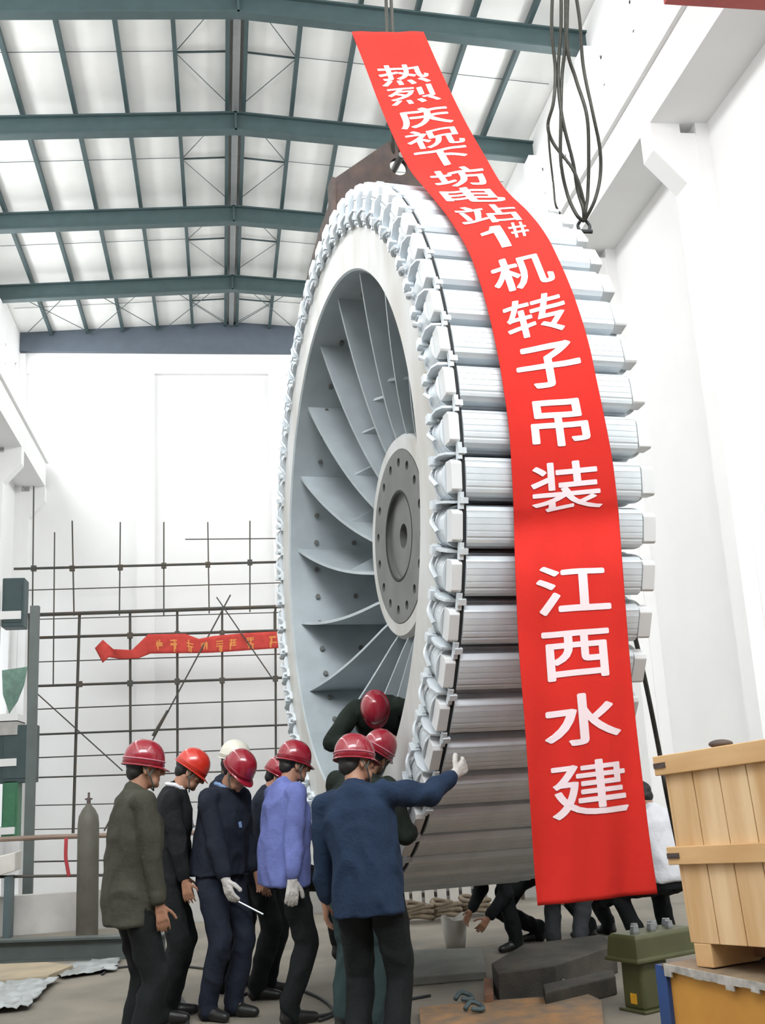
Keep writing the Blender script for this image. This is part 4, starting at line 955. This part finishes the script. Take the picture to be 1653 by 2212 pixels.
        for q in range(n): bm.faces.new((rings[-1][q], rings[-1][(q + 1) % n], topv))
        hh = link_mesh('hard_hat', bm, hat, root, smooth=True); so_ = hh.modifiers.new('s', 'SOLIDIFY'); so_.thickness = .004
        bm = bmesh.new(); A, B, C_, D_ = [], [], [], []
        for q in range(n):
            b = 2 * PI * q / n; fr = max(0, math.sin(b)) ** 2; w1 = .005 + .032 * fr
            A.append(bm.verts.new(Hh(.101 * math.cos(b), .120 * math.sin(b), -.026))); B.append(bm.verts.new(Hh((.102 + w1 * .5) * math.cos(b), (.121 + w1) * math.sin(b), -.033 - .010 * fr)))
            C_.append(bm.verts.new(Hh((.102 + w1 * .5) * math.cos(b), (.121 + w1) * math.sin(b), -.037 - .010 * fr))); D_.append(bm.verts.new(Hh(.099 * math.cos(b), .118 * math.sin(b), -.032)))
        for X_, Y_ in ((A, B), (B, C_), (C_, D_), (D_, A)):
            for q in range(n): bm.faces.new((X_[q], X_[(q + 1) % n], Y_[(q + 1) % n], Y_[q]))
        link_mesh('brim', bm, hat, hh, smooth=False)
        bm = bmesh.new(); tube(bm, [Hh(.1015 * math.cos(2 * PI * q / 32), .1205 * math.sin(2 * PI * q / 32), -.004 if not rim_glint else .002) for q in range(33)], .003 if not rim_glint else .004, 6, False)
        link_mesh('band', bm, M_RIMGLINT if rim_glint else hat, hh, smooth=True)  # on some hats this ring is coloured as a painted rim highlight
        for s_ in (-1, 1):
            for yy in (.045, -.045):
                bm = bmesh.new(); tube(bm, [Hd(s_ * .083, yy, .03), Hd(s_ * .084, .012, -.045), Hd(s_ * .055, .045, -.10), Hd(0, .060, -.125)], .0045, 6); link_mesh('chin_strap', bm, M_STRAP, hh)
    return root
def ground(x, s): p = at_d(x, 1700, FPX / s); return (p.x, p.y, 0)
WH = lambda root, p: root.matrix_world.inverted() @ Vector(p)

person(ground(286, 375), (.93, .36), 'person in a grey green jacket and red hard hat, leftmost of the group', M_OLIVEJ, M_BLKTR, lean=2, head=(4, -6, 0), hands={-1: (-.22, .1, .86), 1: (.22, .10, .78)}, hem=.77, jwide=1.04, rim_glint=True, seed=1, zs=1.02)
person(ground(357, 306), (1.0, -.05), 'person in a black suit with white collar and orange red hard hat', M_BLACK, M_BLKTR, lean=8, head=(24, 4, 0), hat=M_HATO, collar=M_WSHIRT, hem=.72, hands={-1: (-.20, .12, .84), 1: (.20, .15, .84)}, seed=2, zs=1.03)
person(ground(471, 307), (.78, -.62), 'person in a dark navy work suit bowing his head, white glove holding a thin rod', M_NAVY, M_NTR, lean=7, head=(34, 0, 0), collar=M_LBLUE, gloves=(False, True), hem=.90, hands={-1: (-.20, .16, .90), 1: (.17, .20, .84)}, seed=3, feet={-1: (-.07, .05, .09), 1: (.09, -.04, .09)}, zs=1.02, jwide=1.12)
person(ground(486, 272), (.9, -.3), 'person in a white hard hat mostly hidden behind the bowed navy suit man', M_NAVY, M_BLKTR, lean=2, head=(10, 0, 0), hat=M_HATW, seed=4, zs=1.06)
person(ground(558, 283), (.9, -.2), 'person in a red hard hat mostly hidden behind the blue shirt man', M_NAVY, M_BLKTR, lean=8, head=(18, 0, 0), seed=5, zs=.985)
person(ground(608, 318), (.92, .38), 'person in a periwinkle blue shirt and black trousers with a white glove, one knee raised', M_PERI, M_BLKTR, lean=4, head=(8, -4, 0), gloves=(True, True), hem=.83, hands={-1: (-.22, .36, 1.12), 1: (.26, -.07, .83)}, feet={1: (.08, -.02, .09), -1: (-.10, .46, .40)}, knee={-1: (-.1, 1, .6)}, seed=6, jwide=1.08, zs=1.02)
p7 = ground(787, 397)
person(p7, (.45, .89), 'person in a navy jacket seen from behind, gloved right hand raised to the rotor rim', M_NAVYB, M_BLKTR, lean=3, side=-7, head=(6, -38, 0), gloves=(False, True), hem=.80, hands={1: (.39, .46, 1.50), -1: (-.30, .12, .86)}, elbow={1: (.3, -.2, -1)}, seed=7, jwide=1.02, zs=1.0, rim_glint=True)
person(ground(752, 338), (.62, .78), 'person in teal trousers and dark green jacket just beyond the front man', M_CAMO, M_TEALC, lean=4, side=11, head=(10, 0, 16), rim_glint=True, hem=.82, hands={-1: (-.20, .30, 1.0), 1: (.22, .34, 1.1)}, seed=8, zs=1.05)
# inside the rotor ring
person((1.24, 8.22, 1.42), (-.25, -.97), 'person in a dark green jacket crouching inside the rotor ring, looking down', M_CAMO, M_BLKTR, lean=66, head=(30, 0, 0), pelvis=(0, -.05, .38), hem=.86, hands={-1: (-.16, .50, .34), 1: (.10, .52, .30)}, feet={-1: (-.16, .08, .09), 1: (.16, .02, .09)}, knee={-1: (-.4, 1, .2), 1: (.4, 1, .2)}, gloves=(False, True), elbow={-1: (-1, -.2, .1), 1: (1, -.2, .1)}, seed=9)
# behind the rotor, right
g = at_z(1120, 2052, 0)
person((g.x + .12, g.y + .15, 0), (-.9, -.25), 'person in black clothes stooping under the far side of the rotor', M_BLACK, M_BLKTR, lean=78, head=(-20, 0, 0), pelvis=(0, -.12, .66), hem=.86, hands={-1: (-.18, .46, .30), 1: (.18, .44, .32)}, feet={-1: (-.16, .20, .09), 1: (.16, -.22, .09)}, seed=10)
g = at_z(1238, 2062, 0)
person((g.x, g.y + .15, 0), (.5, .8), 'person in grey trousers bending behind the lower end of the red banner', M_GREYC, M_GREYC, lean=60, head=(10, 0, 0), pelvis=(0, -.12, .74), hands={-1: (-.16, .42, .45), 1: (.16, .42, .45)}, feet={-1: (-.12, .04, .09), 1: (.12, -.02, .09)}, seed=11)
g = at_z(1318, 2032, 0)
person((g.x + .05, g.y + .2, 0), (-.6, .7), 'person in black crouching at the right of the grey trousered man behind the banner', M_BLACK, M_BLKTR, lean=48, head=(10, 0, 0), pelvis=(0, -.10, .42), hands={-1: (-.18, .45, .40), 1: (.18, .45, .40)}, feet={-1: (-.14, .10, .09), 1: (.14, .06, .09)}, knee={-1: (-.4, 1, .3), 1: (.4, 1, .3)}, seed=12)
g = at_d(1434, 1990, FPX / 262)
person((g.x, g.y, 0), (-.35, .93), 'bareheaded person in a white shirt and dark trousers crouching between the banner and the crate', M_WSHIRT, M_BLKTR, lean=14, head=(12, 0, 0), hat=None, pelvis=(0, -.12, .60), hem=.88, hands={-1: (-.18, .32, .60), 1: (.18, .32, .60)}, feet={-1: (-.14, .16, .09), 1: (.14, .12, .09)}, knee={-1: (-.4, 1, .3), 1: (.4, 1, .3)}, seed=13)
rd = at_d(471, 1925, FPX / 307 - .22); bm = bmesh.new(); tube(bm, [rd, rd + Vector((.30, -.10, -.16))], .007, 6); o = link_mesh('metal_rod', bm, M_GREYM); tag(o, 'thin metal rod held in the white glove of the man in navy', 'rod')
